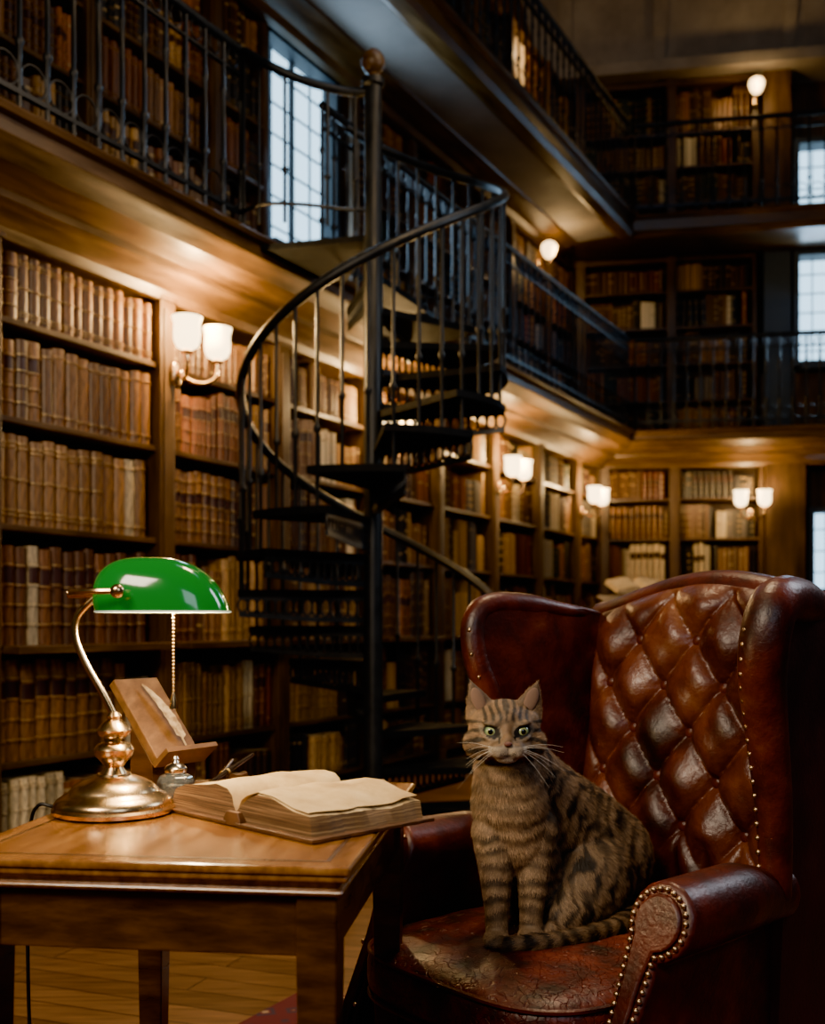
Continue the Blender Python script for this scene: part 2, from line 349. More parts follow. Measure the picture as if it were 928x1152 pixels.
for i in range(-1,8):
    x1 = i+1 if i < 7 else 7.74
    x0 = i
    if i == 0: x0 = -.075
    if i == -1: x1 = -.075
    bookcase(LW, x0, x1, 0, 0, 2.74, Lb, names[i][0], names[i][1], pal=WARM if i < 3 else MIX, uniform=(i <= 0), thick=(.05,.078) if i < 1 else (.034,.060), ledge=.95)
L2 = [3.08,3.48,3.88,4.28,4.68]
g = [(-1,0),(0,1),(1,2),(2,2.56),(3.6,4.5),(4.5,5.5),(5.5,6.5),(6.5,7.5),(7.5,8.3)]
gn = ['beyond the left edge','at the top left corner','behind the near railing','left of tall window','right of tall window','above the stair','fifth along the wall','behind the globe lamp','in the far corner']
for i,(a,c) in enumerate(g):
    bookcase(LW, a, c, .5, 3.0, 5.05, L2, 'lower gallery bookcase '+gn[i]+' of the long wall', 'gallery bookcase '+gn[i], pal=DARK, thick=(.035,.06))
L3 = [5.27,5.65,6.03,6.41]
for i,(a,c) in enumerate([(3.5,4.5),(4.5,5.5),(5.5,6.5),(6.5,7.5),(7.5,8.3)]):
    bookcase(LW, a, c, .5, G2+.01, 6.98, L3, 'top gallery bookcase, %s from the left on the long wall'%ORD[i], '%s top gallery bookcase'%ORD[i], pal=DARK, thick=(.035,.06), cream=(1,6.55,6.95) if i == 3 else None)
for i,(a,c) in enumerate([(.02,.75),(.75,1.65)]):
    w = ['left one beside the room corner','right one beside the dark archway'][i]; sw=['left','right'][i]
    bookcase(BW, a, c, 0, 0, 2.74, Lb, 'end wall ground floor bookcase, '+w, sw+' ground floor end wall', pal=MIX, ledge=.95)
    bookcase(BW, a-(.25 if i == 0 else 0), c, .5, 3.0, 5.05, L2, 'end wall lower gallery bookcase, '+w.replace('archway','window bay'), sw+' lower gallery end wall', pal=DARK)
    bookcase(BW, a-(.25 if i == 0 else 0), c, .5, G2+.01, 6.98, L3, 'end wall top gallery bookcase, '+w.replace('archway','window bay'), sw+' top gallery end wall', pal=DARK)
bookcase(BW, 2.75, 3.6, 0, 0, 2.74, Lb, 'end wall bookcase beyond the archway outside the right edge', 'far right end wall', pal=MIX)
bookcase(BW, 3.1, 4.0, .5, 3.0, 5.05, L2, 'end wall gallery bookcase right of the window', 'far right gallery end wall', pal=DARK)
# ------------------------------------------------------------------ windows
def window(i, fr, x0, x1, yf, z0, z1, nx, nz, lab, reveal=.2, bt=.006):
    e = bpy.data.objects.new('window_%d'%i, None); C.objects.link(e); e.location = fr.pt(x0,yf,z0); e.rotation_euler=(0,0,fr.a); e['kind']='structure'; e['label']=lab
    W=x1-x0; H=z1-z0
    MB().box(.05,W-.05,.03,.04,.05,H-.05).build('pane', M['winglow'], e, smooth=False)
    b=MB(); b.box(0,.06,-reveal,.05,0,H); b.box(W-.06,W,-reveal,.05,0,H); b.box(.06,W-.06,-reveal,.05,H-.06,H); b.box(.06,W-.06,-reveal-.05,.05,-.04,.05)
    b.build('frame', M['greywood'], e, smooth=False, bevel=.004)
    b=MB()
    for k in range(1,nx): 
        t=.022 if k == nx//2 and nx%2==0 else bt
        b.box(W*k/nx-t,W*k/nx+t,.005 if t > .01 else .015,.029,.05,H-.05)
    for k in range(1,nz): b.box(.06,W-.06,.015,.029,H*k/nz-bt,H*k/nz+bt)
    b.build('glazing_bars', M['greywood'], e, smooth=False)
window(1, LW, 2.60,3.54,.66,3.56,5.05, 4,7,'tall leaded window on the gallery left of the spiral stair newel', .10, .0045)
fbox(LW,2.57,3.59,.55,.83,3.0,3.51,'wall_window_sill',M['wood'],lab='dark panel below the tall leaded window')
window(2, BW, 2.03,2.95,.70,3.80,5.05, 4,6,'leaded window on the end wall above the lower gallery')
fbox(BW,1.7,3.05,.6,.83,3.0,3.75,'wall_end_sill',M['wood'],lab='panel below end wall window')
fbox(BW,1.72,2.0,.5,.83,3.0,5.05,'trim_6',M['greywood'],lab='grey pier left of the end wall window')
window(3, BW, 2.03,2.95,.70,5.30,6.25, 4,4,'leaded window on the end wall behind the top gallery railing')
fbox(BW,1.72,2.0,.5,.83,G2,7.0,'trim_7',M['wood'],lab='dark pier beside the top end wall window')
window(4, BW, 2.12,2.7,.27,1.35,2.25, 3,4,'small bright leaded window low in the far right archway', .1)
fbox(BW,1.66,2.05,-.05,.31,0,2.74,'trim_8',M['wood'],lab='dark pier of the far archway')
# ------------------------------------------------------------------ railings
def railing(fr, x0, x1, y, z, h, sp, label, rb=.009):
    e = thing('gallery_railing', label, 'railing', fr.pt(x0,y,z), fr.a, 'iron gallery railings')
    W = x1-x0
    MB().tube([(0,0,h),(W,0,h)], .024, 10).build('top_rail', M['iron'], e)
    MB().box(0,W,-.009,.009,h-.13,h-.115).build('upper_rail', M['iron'], e, smooth=False)
    MB().box(0,W,-.012,.012,.07,.09).build('bottom_rail', M['iron'], e, smooth=False)
    n = max(2,int(round(W/sp))); base=None; ring=None
    for k in range(n+1):
        xx = W*k/n
        if base is None:
            b = MB().lathe([(0,0),(rb,0),(rb,.26),(.018,.27),(.018,.29),(rb,.30),(rb,h-.27),(.016,h-.26),(.016,h-.24),(rb,h-.23),(rb,h),(0,h)],n=8)
            base = b.build('baluster', M['iron'], e); base.location=(xx,0,0)
        else: child(base, e, (xx,0,0))
    for k in range(n):
        xx = W*(k+.5)/n; r_ = W/n/2-.006
        if ring is None:
            ring = MB().tube([(r_*math.cos(a*PI/8),0,.09+r_+r_*math.sin(a*PI/8)) for a in range(16)], .0055, 6, closed=True).build('lower_scroll_ring', M['iron'], e); ring.location=(xx,0,0)
            r2 = MB().tube([(r_*.6*math.cos(a*PI/6),0,h-.057+.045*math.sin(a*PI/6)) for a in range(12)], .005, 6, closed=True).build('upper_scroll_ring', M['iron'], e); r2.location=(xx,0,0)
        else: child(ring, e, (xx,0,0)); child(r2, e, (xx,0,0))
    return e
railing(LW,-1.2,1.12,-.40,3.0,.88,.135,'black iron gallery railing above the nearest bookcases at upper left', .011)
railing(LW,1.84,7.42,-.40,3.0,.92,.125,'black iron railing of the lower gallery running from stair to far corner', .010)
railing(BW,.33,3.4,-.40,3.0,.92,.13,'black iron railing of the lower gallery across the end wall', .011)
railing(LW,3.2,7.42,E2+.02,G2,.92,.14,'black iron railing of the top gallery along the long wall', .011)
railing(BW,.33,3.4,E2+.02,G2,.92,.15,'black iron railing of the top gallery across the end wall', .011)
# ------------------------------------------------------------------ spiral stair
NX,NY = -.193,5.25
st = thing('spiral_staircase','black iron spiral staircase rising to the lower gallery','staircase',(NX,NY,0))
nw = MB().lathe([(0,0),(.09,0),(.09,.03),(.065,.05),(.05,.12),(.048,.2),(.048,2.9),(.043,2.95),(.043,3.68),(.056,3.69),(.056,3.72),(.03,3.73),(0,3.73)],n=20).build('newel_post', M['iron'], st)
MB().lathe([(0,3.73),(.03,3.73),(.022,3.75),(.042,3.762),(.058,3.79),(.058,3.82),(.042,3.85),(.02,3.868),(.01,3.872),(0,3.872)],n=20).build('ball_finial', M['woodh'], nw)
RS=.66; dA=30; RISE=.1754; TOPZ=2.96; A0=105; NT=16
def sector(r0,r1,a0,a1,z0,z1,n=10):
    P=[(r0*math.cos(math.radians(a1)),r0*math.sin(math.radians(a1))),(r0*math.cos(math.radians(a0)),r0*math.sin(math.radians(a0)))]
    P+=[(r1*math.cos(math.radians(a0+(a1-a0)*k/n)),r1*math.sin(math.radians(a0+(a1-a0)*k/n))) for k in range(n+1)]
    return MB().prism(P, lambda x,y,w: Vector((x,y,w)), z0, z1)
tr0=sector(.03,RS,-dA-9,0,-.034,0).build('tread', M['irond'], st, smooth=False)
b=MB()
b.prism([(.035,-.030),(RS-.004,-.030),(RS-.004,-.050),(.035,-.050)], lambda x,z,w: Vector((x,w,z)), -.016,-.004)
b.prism([(.035,-.134),(.30,-.130),(RS-.004,-.108),(RS-.004,-.130),(.30,-.154),(.035,-.160)], lambda x,z,w: Vector((x,w,z)), -.016,-.004)
for k in range(14):
    r0=.058+k*.0445; hz=.044-.0011*k
    b.tube([(r0+.0235*math.cos(a*PI/6),-.010,-.046-hz+(hz+.004)*math.sin(a*PI/6)) for a in range(12)],.0065,6,closed=True)
rs0=b.build('riser_scrollwork', M['iron'], tr0)
bal0=None
for i in range(NT):
    a1 = A0-dA*i; z=TOPZ-RISE*(i+1)
    if i == 0: t=tr0
    else:
        t = child(tr0, st, (0,0,0)); child(rs0, t, (0,0,0))
    t.location=(0,0,z); t.rotation_euler=(0,0,math.radians(a1))
    for q,f in enumerate((.17,.5,.83)):
        aa = math.radians(a1-dA*f); h = (TOPZ+.9-RISE*((A0-math.degrees(aa))/dA+.5))-z
        if A0-math.degrees(aa) > 442: continue
        x,y=(RS-.015)*math.cos(aa),(RS-.015)*math.sin(aa)
        if bal0 is None:
            bal0=MB().lathe([(0,0),(.0085,0),(.0085,.33),(.017,.345),(.017,.36),(.0085,.375),(.0085,1),(0,1)],n=8).build('baluster', M['iron'], st); bal0.location=(x,y,z); bal0.scale=(1,1,h)
        else: child(bal0, st, (x,y,z), scale=(1,1,h))
P=[]
for k in range(0,141):
    a=A0-k*(443)/140; P.append(((RS-.015)*math.cos(math.radians(a)),(RS-.015)*math.sin(math.radians(a)),TOPZ+.9-RISE*((A0-a)/dA+.5)))
MB().tube(P,.023,10).build('handrail', M['iron'], st)
sector(.03,.66,A0,166,TOPZ-.03,TOPZ).build('landing', M['irond'], st)
e0 = LW.pt(1.14,-.40,0)-Vector((NX,NY,0))
pp=smooth_path([(e0.x,e0.y,3.88),(e0.x*.97,e0.y-.05,3.86),(e0.x*.80,e0.y-.13,3.76),(e0.x*.5,e0.y-.12,3.68),(e0.x*.2,e0.y-.06,3.66),(0,0,3.665)],4)
MB().tube(pp,.022,10).build('landing_guard_rail', M['iron'], st); MB().tube([(p[0],p[1],3.08) for p in pp],.01,6).build('guard_lower_rail', M['iron'], st)
for k in range(1,6):
    p=pp[int(k*len(pp)/6)]; child(bal0, st, (p.x,p.y,2.99), scale=(1,1,p.z-2.99))
# ------------------------------------------------------------------ lights
def point(loc, w, col=(1,.63,.25), r=.06):
    l=bpy.data.lights.new('lamp_light','POINT'); l.energy=w; l.color=col; l.shadow_soft_size=r
    o=bpy.data.objects.new('lamp_light',l); C.objects.link(o); o.location=loc; return o
def area(loc, tgt, size, w, col):
    l=bpy.data.lights.new('area_light','AREA'); l.energy=w; l.color=col; l.shape='RECTANGLE'; l.size=size[0]; l.size_y=size[1]
    o=bpy.data.objects.new('area_light',l); C.objects.link(o); o.location=loc; o.rotation_euler=(Vector(tgt)-Vector(loc)).to_track_quat('-Z','Y').to_euler(); return o
def sconce(fr, x, y, z, label, power):
    e = thing('wall_sconce', label, 'wall lamp', fr.pt(x,y,z), fr.a, 'twin shade wall sconces')
    b=MB(); b.cs((0,-.012,0),(.035,.012,.06),3,5); b.cs((0,-.035,0),(.02,.025,.02),2,4); b.build('backplate', M['brass'], e)
    for s in (-1,1):
        pth=smooth_path([(0,-.04,0),(s*.03,-.08,-.035),(s*.07,-.13,-.045),(s*.105,-.17,-.02),(s*.115,-.18,.03),(s*.115,-.18,.06)],4)
        MB().tube(pth,.009,8).build('arm', M['brass'], e)
        MB().lathe([(0,.055),(.03,.058),(.035,.066),(.02,.075),(0,.075)],(s*.115,-.18,0),16).build('shade_cup', M['brass'], e)
        MB().lathe([(.022,.075),(.05,.09),(.064,.12),(.066,.16),(.064,.20),(.074,.235),(.070,.235),(.060,.20),(.062,.14),(.03,.09),(.0,.08)],(s*.115,-.18,0),24).build('glass_shade', M['glow'], e)
    point(fr.pt(x,y-.21,z+.30), power)
    return e
sconce(LW,1.03,-.05,2.30,'brass twin sconce with glowing cup shades nearest on the left pilaster',125)
sconce(LW,3.0,-.05,2.2,'brass twin sconce glimpsed behind the spiral stair treads',85)
sconce(LW,5.0,-.05,2.16,'glowing twin sconce on the long wall just right of the stair',95)
sconce(LW,7.0,-.05,2.14,'glowing twin sconce on the long wall nearest the far corner',75)
sconce(BW,1.5,-.08,2.15,'glowing twin sconce on the end wall beside the archway',36)
def globe(fr,x,y,z,label,power):
    e = thing('globe_lamp', label, 'wall lamp', fr.pt(x,y,z), fr.a, 'globe lamps on the galleries')
    MB().cs((0,-.01,-.02),(.03,.01,.04),3,4).build('backplate',M['brass'],e)
    MB().tube(smooth_path([(0,-.02,-.02),(0,-.08,-.05),(0,-.12,-.02),(0,-.12,.02)],4),.008,8).build('arm',M['brass'],e)
    MB().lathe([(.0,.012),(.03,.015),(.06,.05),(.078,.10),(.082,.13),(.066,.165),(.03,.185),(0,.19)],(0,-.12,0),20).build('glass_globe',M['glow2'],e)
    point(fr.pt(x,y-.28,z+.05),power)
globe(LW,7.08,.44,4.74,'round glowing globe lamp under the top gallery right of the stair',17)
globe(BW,1.62,.44,6.66,'round glowing globe lamp on the end wall top gallery',15)
point(LW.pt(6.75,.25,6.75),16,(1,.66,.32),.04)
area((-1.6,-.6,3.3),(.5,2.0,.7),(1.2,1.0),215,(1,.80,.58))
area((1.0,-1.2,2.6),(.6,2.2,.8),(1.2,1.2),28,(.7,.82,1))
area((3.6,3.6,3.6),(.6,2.2,.9),(1.0,1.6),95,(.80,.88,1))
area((.5,3.0,4.2),(.6,2.4,.7),(.6,.6),115,(1,.68,.36))
area(LW.pt(3.05,.45,4.3),LW.pt(3.05,-3,3.0),(.7,1.3),45,(.45,.70,1))
area(LW.pt(1.2,-2.2,4.6),LW.pt(.9,.6,3.9),(1.2,.6),20,(1,.72,.42))
area(BW.pt(2.5,.45,4.5),BW.pt(1.8,-4,3.3),(.8,1.1),40,(.45,.70,1))
area((1.5,4.5,7.6),(1.2,8,3.5),(3,3),70,(.50,.70,1))
wd=bpy.data.worlds.new('world'); bpy.context.scene.world=wd; wd.use_nodes=True
wd.node_tree.nodes['Background'].inputs[0].default_value=(.30,.28,.25,1); wd.node_tree.nodes['Background'].inputs[1].default_value=.15
# ------------------------------------------------------------------ rug
P0=Vector((-.36,2.93,0)); q=P0-LW.x*2.6
o=MB().box(0,2.72,-2.6,0,.001,.010).build('rug',M['rug'],loc=q,rz=LW.a,smooth=False); tag(o,'dark red patterned woven rug under the armchair','rug')
# ------------------------------------------------------------------ side table
TA=math.radians(-6.75)
tb=thing('side_table','polished walnut side table carrying the green lamp and open book','table',(-.077,1.30,0),TA)
TWd,TDp=.535,.70
MB().box(-TWd,0,0,TDp,.738,.75).build('tabletop',M['table'],tb,smooth=False,bevel=.005,seg=3)
b=MB(); V=[]; F=[]
lv=[(.004,.738),(.004,.731),(.012,.727),(.016,.720),(.010,.716),(.014,.710)]
for ins,z in lv: V+=[(-TWd+ins,ins,z),(-ins,ins,z),(-ins,TDp-ins,z),(-TWd+ins,TDp-ins,z)]
for k in range(len(lv)-1):
    for i in range(4): F.append((k*4+i,k*4+(i+1)%4,k*4+4+(i+1)%4,k*4+4+i))
F.append((0,1,2,3)); k=len(lv)-1; F.append((k*4+3,k*4+2,k*4+1,k*4))
b.add(V,F).build('edge_moulding',M['table'],tb,smooth=False,bevel=.002)
b=MB(); V=[]
for ins in (.03,.036):
    for z in (.7498,.7504): V+=[(-TWd+ins,ins,z),(-ins,ins,z),(-ins,TDp-ins,z),(-TWd+ins,TDp-ins,z)]
F=[]
for i in range(4):
    j=(i+1)%4; F+=[(i,j,4+j,4+i),(4+i,4+j,12+j,12+i),(12+i,12+j,8+j,8+i),(8+i,8+j,j,i)]
b.add(V,F).build('inlay_line',M['tabled'],tb,smooth=False)
for (x0,x1,y0,y1) in ((-TWd+.07,-.07,.026,.044),(-TWd+.07,-.07,TDp-.044,TDp-.026),(-TWd+.026,-TWd+.044,.07,TDp-.07),(-.044,-.026,.07,TDp-.07)):
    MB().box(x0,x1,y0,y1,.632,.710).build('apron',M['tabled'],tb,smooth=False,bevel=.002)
for x in (-TWd+.045,-.045):
    for y in (.045,TDp-.045):
        b=MB(); V=[]
        for z,h in ((0,.017),(.62,.026),(.71,.026)):
            V+=[(x-h,y-h,z),(x+h,y-h,z),(x+h,y+h,z),(x-h,y+h,z)]
        b.add(V,[(3,2,1,0),(8,9,10,11)]+[(k*4+i,k*4+(i+1)%4,k*4+4+(i+1)%4,k*4+4+i) for k in (0,1) for i in range(4)])
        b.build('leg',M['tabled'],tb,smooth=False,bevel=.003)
# ------------------------------------------------------------------ banker's lamp
lm=thing('desk_lamp','brass desk lamp with green glass shade and pull chain','lamp',(-.470,1.68,.7505))
MB().lathe([(0,0),(.088,0),(.094,.003),(.095,.009),(.091,.013),(.091,.017),(.087,.023),(.078,.029),(.070,.033),(.067,.037),(.061,.045),(.048,.052),(.035,.057),(.027,.059),(.026,.062),(.0,.062)],n=48).build('base',M['brass'],lm)
MB().lathe([(0,.060),(.022,.060),(.018,.066),(.014,.072),(.020,.080),(.029,.090),(.031,.100),(.026,.108),(.016,.112),(.016,.117),(.024,.122),(.027,.130),(.020,.140),(.010,.147),(.012,.152),(.008,.158),(0,.158)],n=32).build('baluster_stem',M['brass'],lm)
MB().tube(smooth_path([(0,0,.152),(-.018,0,.188),(-.046,0,.238),(-.061,0,.278),(-.058,0,.308),(-.036,0,.333),(-.024,0,.341)]),.006,12).build('curved_arm',M['brass'],lm)
MB().tube([(-.072,-.0,.344),(-.03,-.0,.344)],.007,10).build('yoke_hub',M['brass'],lm)
for s in (-1,1):
    MB().tube(smooth_path([(-.068,0,.344),(-.05,s*.05,.345),(-.01,s*.078,.346),(.028,s*.080,.346)],6),.0045,8).build('yoke_arm',M['brass'],lm)
    MB().cs((.028,s*.082,.346),(.011,.010,.011),2,5).build('knob',M['brass'],lm)
def shade(rscale):
    V=[];F=[];nu=48;nv=14
    for j in range(nv+1):
        f=j/nv*PI/2
        for i in range(nu):
            a=2*PI*i/nu; ca=math.cos(a); sa=math.sin(a)
            ex=.75; cx=math.copysign(abs(ca)**ex,ca); sy=math.copysign(abs(sa)**ex,sa)
            cf=max(0,math.cos(f))**.72; sf=math.sin(f)**.95
            x=.078+(.104*cx*cf)*rscale-.022*sf; y=(.068*sy*cf)*rscale; z=.316+.086*sf*rscale
            V.append((x,y,z))
    for j in range(nv):
        for i in range(nu): F.append((j*nu+i,j*nu+(i+1)%nu,(j+1)*nu+(i+1)%nu,(j+1)*nu+i))
    return MB().add(V,F)
sh=shade(1).build('shade',M['green'],lm,ang=80)
shade(.965).build('shade_lining',M['lining'],sh,ang=80)
MB().tube([( .078+.104*math.copysign(abs(math.cos(a*PI/20))**.75,math.cos(a*PI/20)), .068*math.copysign(abs(math.sin(a*PI/20))**.75,math.sin(a*PI/20)), .316) for a in range(40)],.0015,6,closed=True).build('shade_rim',M['rimglass'],sh)
ch=MB().lathe([(.0004,.186)]+[(r_,.188+.0056*k+d_) for k in range(24) for r_,d_ in ((.0005,-.0026),(.0016,-.0018),(.0023,0),(.0016,.0018),(.0005,.0026))]+[(.0004,.33)],(.098,-.02,0),8).build('pull_chain',M['brass'],lm)
MB().lathe([(0,.188),(.003,.187),(.0042,.180),(.0065,.170),(.0068,.165),(0,.163)],(.098,-.02,0),12).build('chain_bell',M['brass'],ch)
MB().cs((.078,0,.345),(.03,.014,.014),2,5).build('bulb',M['lining'],lm)
point((-.470+.09,1.68,.75+.322),15.0,(1,.74,.38),.02)
o=MB().tube(smooth_path([(-.563,1.70,.757),(-.578,1.712,.7545),(-.604,1.72,.754),(-.622,1.735,.71),(-.628,1.74,.55),(-.626,1.76,.3),(-.60,1.80,.05),(-.56,1.9,.006),(-.6,2.2,.006)]),.003,8).build('power_cord',M['rope']); tag(o,'thin dark lamp cord running off the table behind the lamp','cord')
# slanted board with feather
wv=Vector((.055,.08,0)); hv=Vector((-.095,.065,.134)); nv=wv.cross(hv).normalized(); BLc=Vector((-.455,1.905,.806))
PO=Vector((-.44,1.95,.7505))
pf=thing('writing_slope','small slanted wooden board with a ledge standing behind the lamp','stand',PO)
wn,hn=wv.normalized(),hv.normalized(); Wl,Hl=.105,.182
def PF(x,y,z): return BLc+wn*x+hn*y+nv*z-PO
def pbox(b,x0,x1,y0,y1,z0,z1):
    V=[PF(x,y,z) for (x,y,z) in ((x0,y0,z0),(x1,y0,z0),(x1,y1,z0),(x0,y1,z0),(x0,y0,z1),(x1,y0,z1),(x1,y1,z1),(x0,y1,z1))]
    b.add(V,[(0,3,2,1),(4,5,6,7),(0,1,5,4),(1,2,6,5),(2,3,7,6),(3,0,4,7)])
b=MB(); pbox(b,0,Wl,0,Hl,-.018,.0); b.build('board',M['stand'],pf,smooth=False,bevel=.002)
b=MB(); bl=PF(0,0,-.018);br_=PF(Wl,0,-.018);tl=PF(0,Hl*.5,-.018);trr=PF(Wl,Hl*.5,-.018)
dn=lambda v:Vector((v.x,v.y,0.))
b.add([bl,br_,trr,tl,dn(bl),dn(br_),dn(trr),dn(tl)],[(0,1,2,3),(7,6,5,4),(0,4,5,1),(1,5,6,2),(2,6,7,3),(3,7,4,0)])
b.build('wedge_base',M['tabled'],pf,smooth=False,bevel=.001)
b=MB(); pbox(b,-.004,Wl+.014,-.010,0,-.014,.034); b.build('ledge',M['stand'],pf,smooth=False,bevel=.001)
fo_=BLc+wn*.02+hn*.004+nv*.005
ft=thing('feather_quill','pale feather quill lying on the slanted wooden board','quill',fo_)
def FP(x,y,z): return wn*x+hn*y+nv*z
sp=[FP(.050-.028*t+.008*math.sin(t*2.4),.004+.150*t,.004+.006*math.sin(t*3)) for t in [k/24 for k in range(25)]]
MB().tube(sp,[.0015-.0010*k/24 for k in range(25)],6).build('shaft',M['paper'],ft)
V=[];F=[]
for k in range(25):
    t=k/24; w=.0135*math.sin(PI*min(1,t))**.45*(1-.35*t)+.0006; w*=(1+.10*math.sin(k*1.9))
    if t < .16: w=.0012
    c0=Vector(sp[k]); V+=[c0+wn*(-w)+nv*.002+hn*.004,c0+nv*.0008,c0+wn*w+nv*.002+hn*.002]
for k in range(24): F+=[(3*k,3*k+1,3*k+4,3*k+3),(3*k+1,3*k+2,3*k+5,3*k+4)]
MB().add(V,F).build('vane',M['paper'],ft,ang=80)
# inkwell
iw=thing('inkwell','small square glass inkwell with silver lid behind the lamp base','inkwell',(-.404,1.82,.7505),.2)
MB().lathe([(0,.004),(.029,.004),(.032,.010),(.032,.029),(.028,.037),(.019,.041),(0,.041)],n=8).build('glass_body',M['glass'],iw,smooth=False,bevel=.002)
MB().cs((0,0,.017),(.021,.021,.011),4,5).build('ink',M['ink'],iw)
MB().lathe([(0,.041),(.016,.041),(.019,.045),(.019,.051),(.015,.056),(.006,.060),(.004,.064),(.006,.067),(.004,.071),(0,.071)],n=20).build('lid',M['silver'],iw)
MB().box(-.036,.036,-.034,.034,0,.004).build('tray',M['silver'],iw,smooth=False,bevel=.001)
pr=thing('pen_rest','small dark wooden pen rest right of the inkwell','pen rest',(-.316,1.925,.7505),.4)
MB().prism([(-.022,0),(.022,0),(.016,.030),(.005,.026),(-.005,.026),(-.016,.030)],lambda x,z,w:Vector((x,w,z)),-.012,.012).build('cradle',M['tabled'],pr,smooth=False,bevel=.001)
for (A,B,lab,mm) in ((Vector((-.372,1.866,.757)),Vector((-.292,1.955,.808)),'slim dark fountain pen propped on its rest beside the inkwell',M['blackplastic']),(Vector((-.356,1.885,.757)),Vector((-.330,1.955,.797)),'shorter wooden dip pen propped behind the dark fountain pen',M['tabled'])):
    pn=thing('fountain_pen',lab,'pen',A)
    d=(B-A); MB().tube([d*0,d*.12],[.001,.003],10).build('nib',M['gold'],pn); MB().tube([d*.12,d*.5,d],[.0035,.0048,.0034],12).build('barrel',mm,pn); MB().tube([d*.5,d*.53],.0053,12).build('band',M['gold'],pn)
# ------------------------------------------------------------------ open book
ob=thing('open_book','large old open book with yellowed pages overhanging the table corner','book',(-.184,1.650,.7507),math.radians(-45))
HL=.112
def wav(x,y): return .0022*math.sin(x*60+y*25)+.0013*math.sin(y*70+x*11)
def pageblock(s,T_,nm,wid):
    top=[(.001,.020),(.006,.030),(.014,T_-.010),(.026,T_-.002),(.05,T_+.004),(.08,T_+.002),(wid*.8,T_-.008),(wid,T_-.016)]
    bot=[(wid+.009,.0055),(.002,.0055)]
    poly=[(s*x,z) for x,z in top+bot]
    b=MB().prism(poly,lambda x,z,w:Vector((x+(.0022*math.sin(w*90+z*300)+.0016*math.sin(w*310) if abs(x) > .13 else 0),w+(.0022*math.sin(x*120+z*200) if abs(w) > HL-.01 else 0),z+(wav(x,w) if z > .02 else 0))),-HL+.006,HL-.006,nw=28)
    for i,f in enumerate(b.f):
        if len(f)==4 and (i%len(poly)) < len(top)-1: b.m[i]=1
    return b.build(nm,[M['pedge'],M['pages']],ob,ang=50)
pageblock(1,.046,'page_block',.168); pageblock(-1,.052,'page_block',.165)
pts=[(.002,.026),(.010,.041),(.024,.049),(.05,.0535),(.09,.050),(.130,.0420),(.164,.0350)]
MB().prism([(x,z) for x,z in pts]+[(x,z-.0008) for x,z in pts[::-1]],lambda x,z,w:Vector((x+.002*math.sin(w*140),w,z+wav(x,w)+.004*(max(0,x)/.16)**2*max(0,w)/HL)),-HL+.008,HL-.008,nw=16).build('turning_page',M['pages'],ob,ang=60)
for s,wd_ in ((-1,.184),(1,.188)):
    MB().prism([(s*.012,.0005),(s*wd_,.0005),(s*wd_,.0060),(s*.012,.0060)],lambda x,z,w:Vector((x+(.0012*math.sin(w*170) if abs(x)>.1 else 0),w,z)),-HL-.006,HL+.006,nw=20).build('cover_board',M['cover'],ob,smooth=False,bevel=.001)
MB().prism([(-.022,.0008),(.022,.0008),(.021,.010),(.014,.021),(-.014,.021),(-.021,.010)],lambda x,z,w:Vector((x+.001*math.sin(w*200),w,z)),-HL-.005,HL+.005,nw=16).build('book_spine',M['cover'],ob,bevel=.001)
# ------------------------------------------------------------------ lectern with a book far behind
lc=thing('lectern','slim wooden lectern standing behind the armchair in the distance','lectern',(1.58,7.5,0),.2)
MB().lathe([(0,0),(.22,0),(.22,.03),(.05,.06),(.035,.1),(.035,1.15),(.06,1.18),(0,1.18)],n=20).build('pedestal',M['wood'],lc)
T=Matrix.Rotation(math.radians(18),4,'X')
MB().box(-.24,.24,-.17,.17,1.0,1.02,T=Matrix.Translation((0,.33,.22))@T).build('desk',M['wood'],lc,smooth=False)
rb=thing('open_book','small pale open book lying on the distant lectern','book',(1.58,7.49,1.285),.2)
for s in (-1,1):
    MB().prism([(s*.0,.0),(s*.03,.045),(s*.08,.052),(s*.19,.03),(s*.20,.0)],lambda x,z,w:T@Vector((x,w,z)),-.12,.12).build('page_block',M['pages'],rb)
# ------------------------------------------------------------------ armchair
CA=math.radians(-50)
ch=thing('wingback_armchair','oxblood leather wingback armchair with button tufted back and brass nails','armchair',(.205,1.95,.010),CA)
flare=lambda x,y: x+math.copysign(1,x)*max(0,.5-y)*.11
MB().cs((0,.14,.235),(.29,.315,.12),8,10).build('seat_frame',M['leatherd'],ch)
b=MB(); b.cs((0,.115,.392),(.285,.345,.066),4,26)
b.v=[(x,y,z+(.012*(1-(x/.285)**2)*(1-((y-.115)/.345)**2)+.0022*math.sin(x*38+y*21)*math.sin(y*33-x*12) if z > .42 else 0)) for x,y,z in b.v]
cu=b.build('seat_cushion',M['leathers'],ch,ang=80)
for zz in (.432,.352):
    MB().tube([(.281*math.copysign(abs(math.cos(a))**.5,math.cos(a)),.115+.341*math.copysign(abs(math.sin(a))**.5,math.sin(a)),zz) for a in [2*PI*k/64 for k in range(64)]],.005,6,closed=True).build('piping',M['leather'],cu)
SC=Vector((.326,.572))
def arm_poly():
    P=[(.276,.10),(.276,.30),(.276,.44),(.272,.51)]
    r_=.061
    for k in range(15):
        a=math.radians(207-k*(292/14)); P.append((SC.x+r_*math.cos(a),SC.y+r_*math.sin(a)))
    P+=[(.336,.486),(.326,.42),(.324,.30),(.324,.10)]
    return P
AP=arm_poly()
def rake(z): return -.185*min(1.15,max(0,(.62-z)/.42))**1.15
nail_o=None; nails=0
def nail(p):
    global nail_o,nails
    nails+=1
    if nail_o is None:
        nail_o=MB().cs((0,0,0),(.0050,.0042,.0050),2,3).build('nail_head',M['nail'],ch); nail_o.location=p
    else: child(nail_o,ch,p)
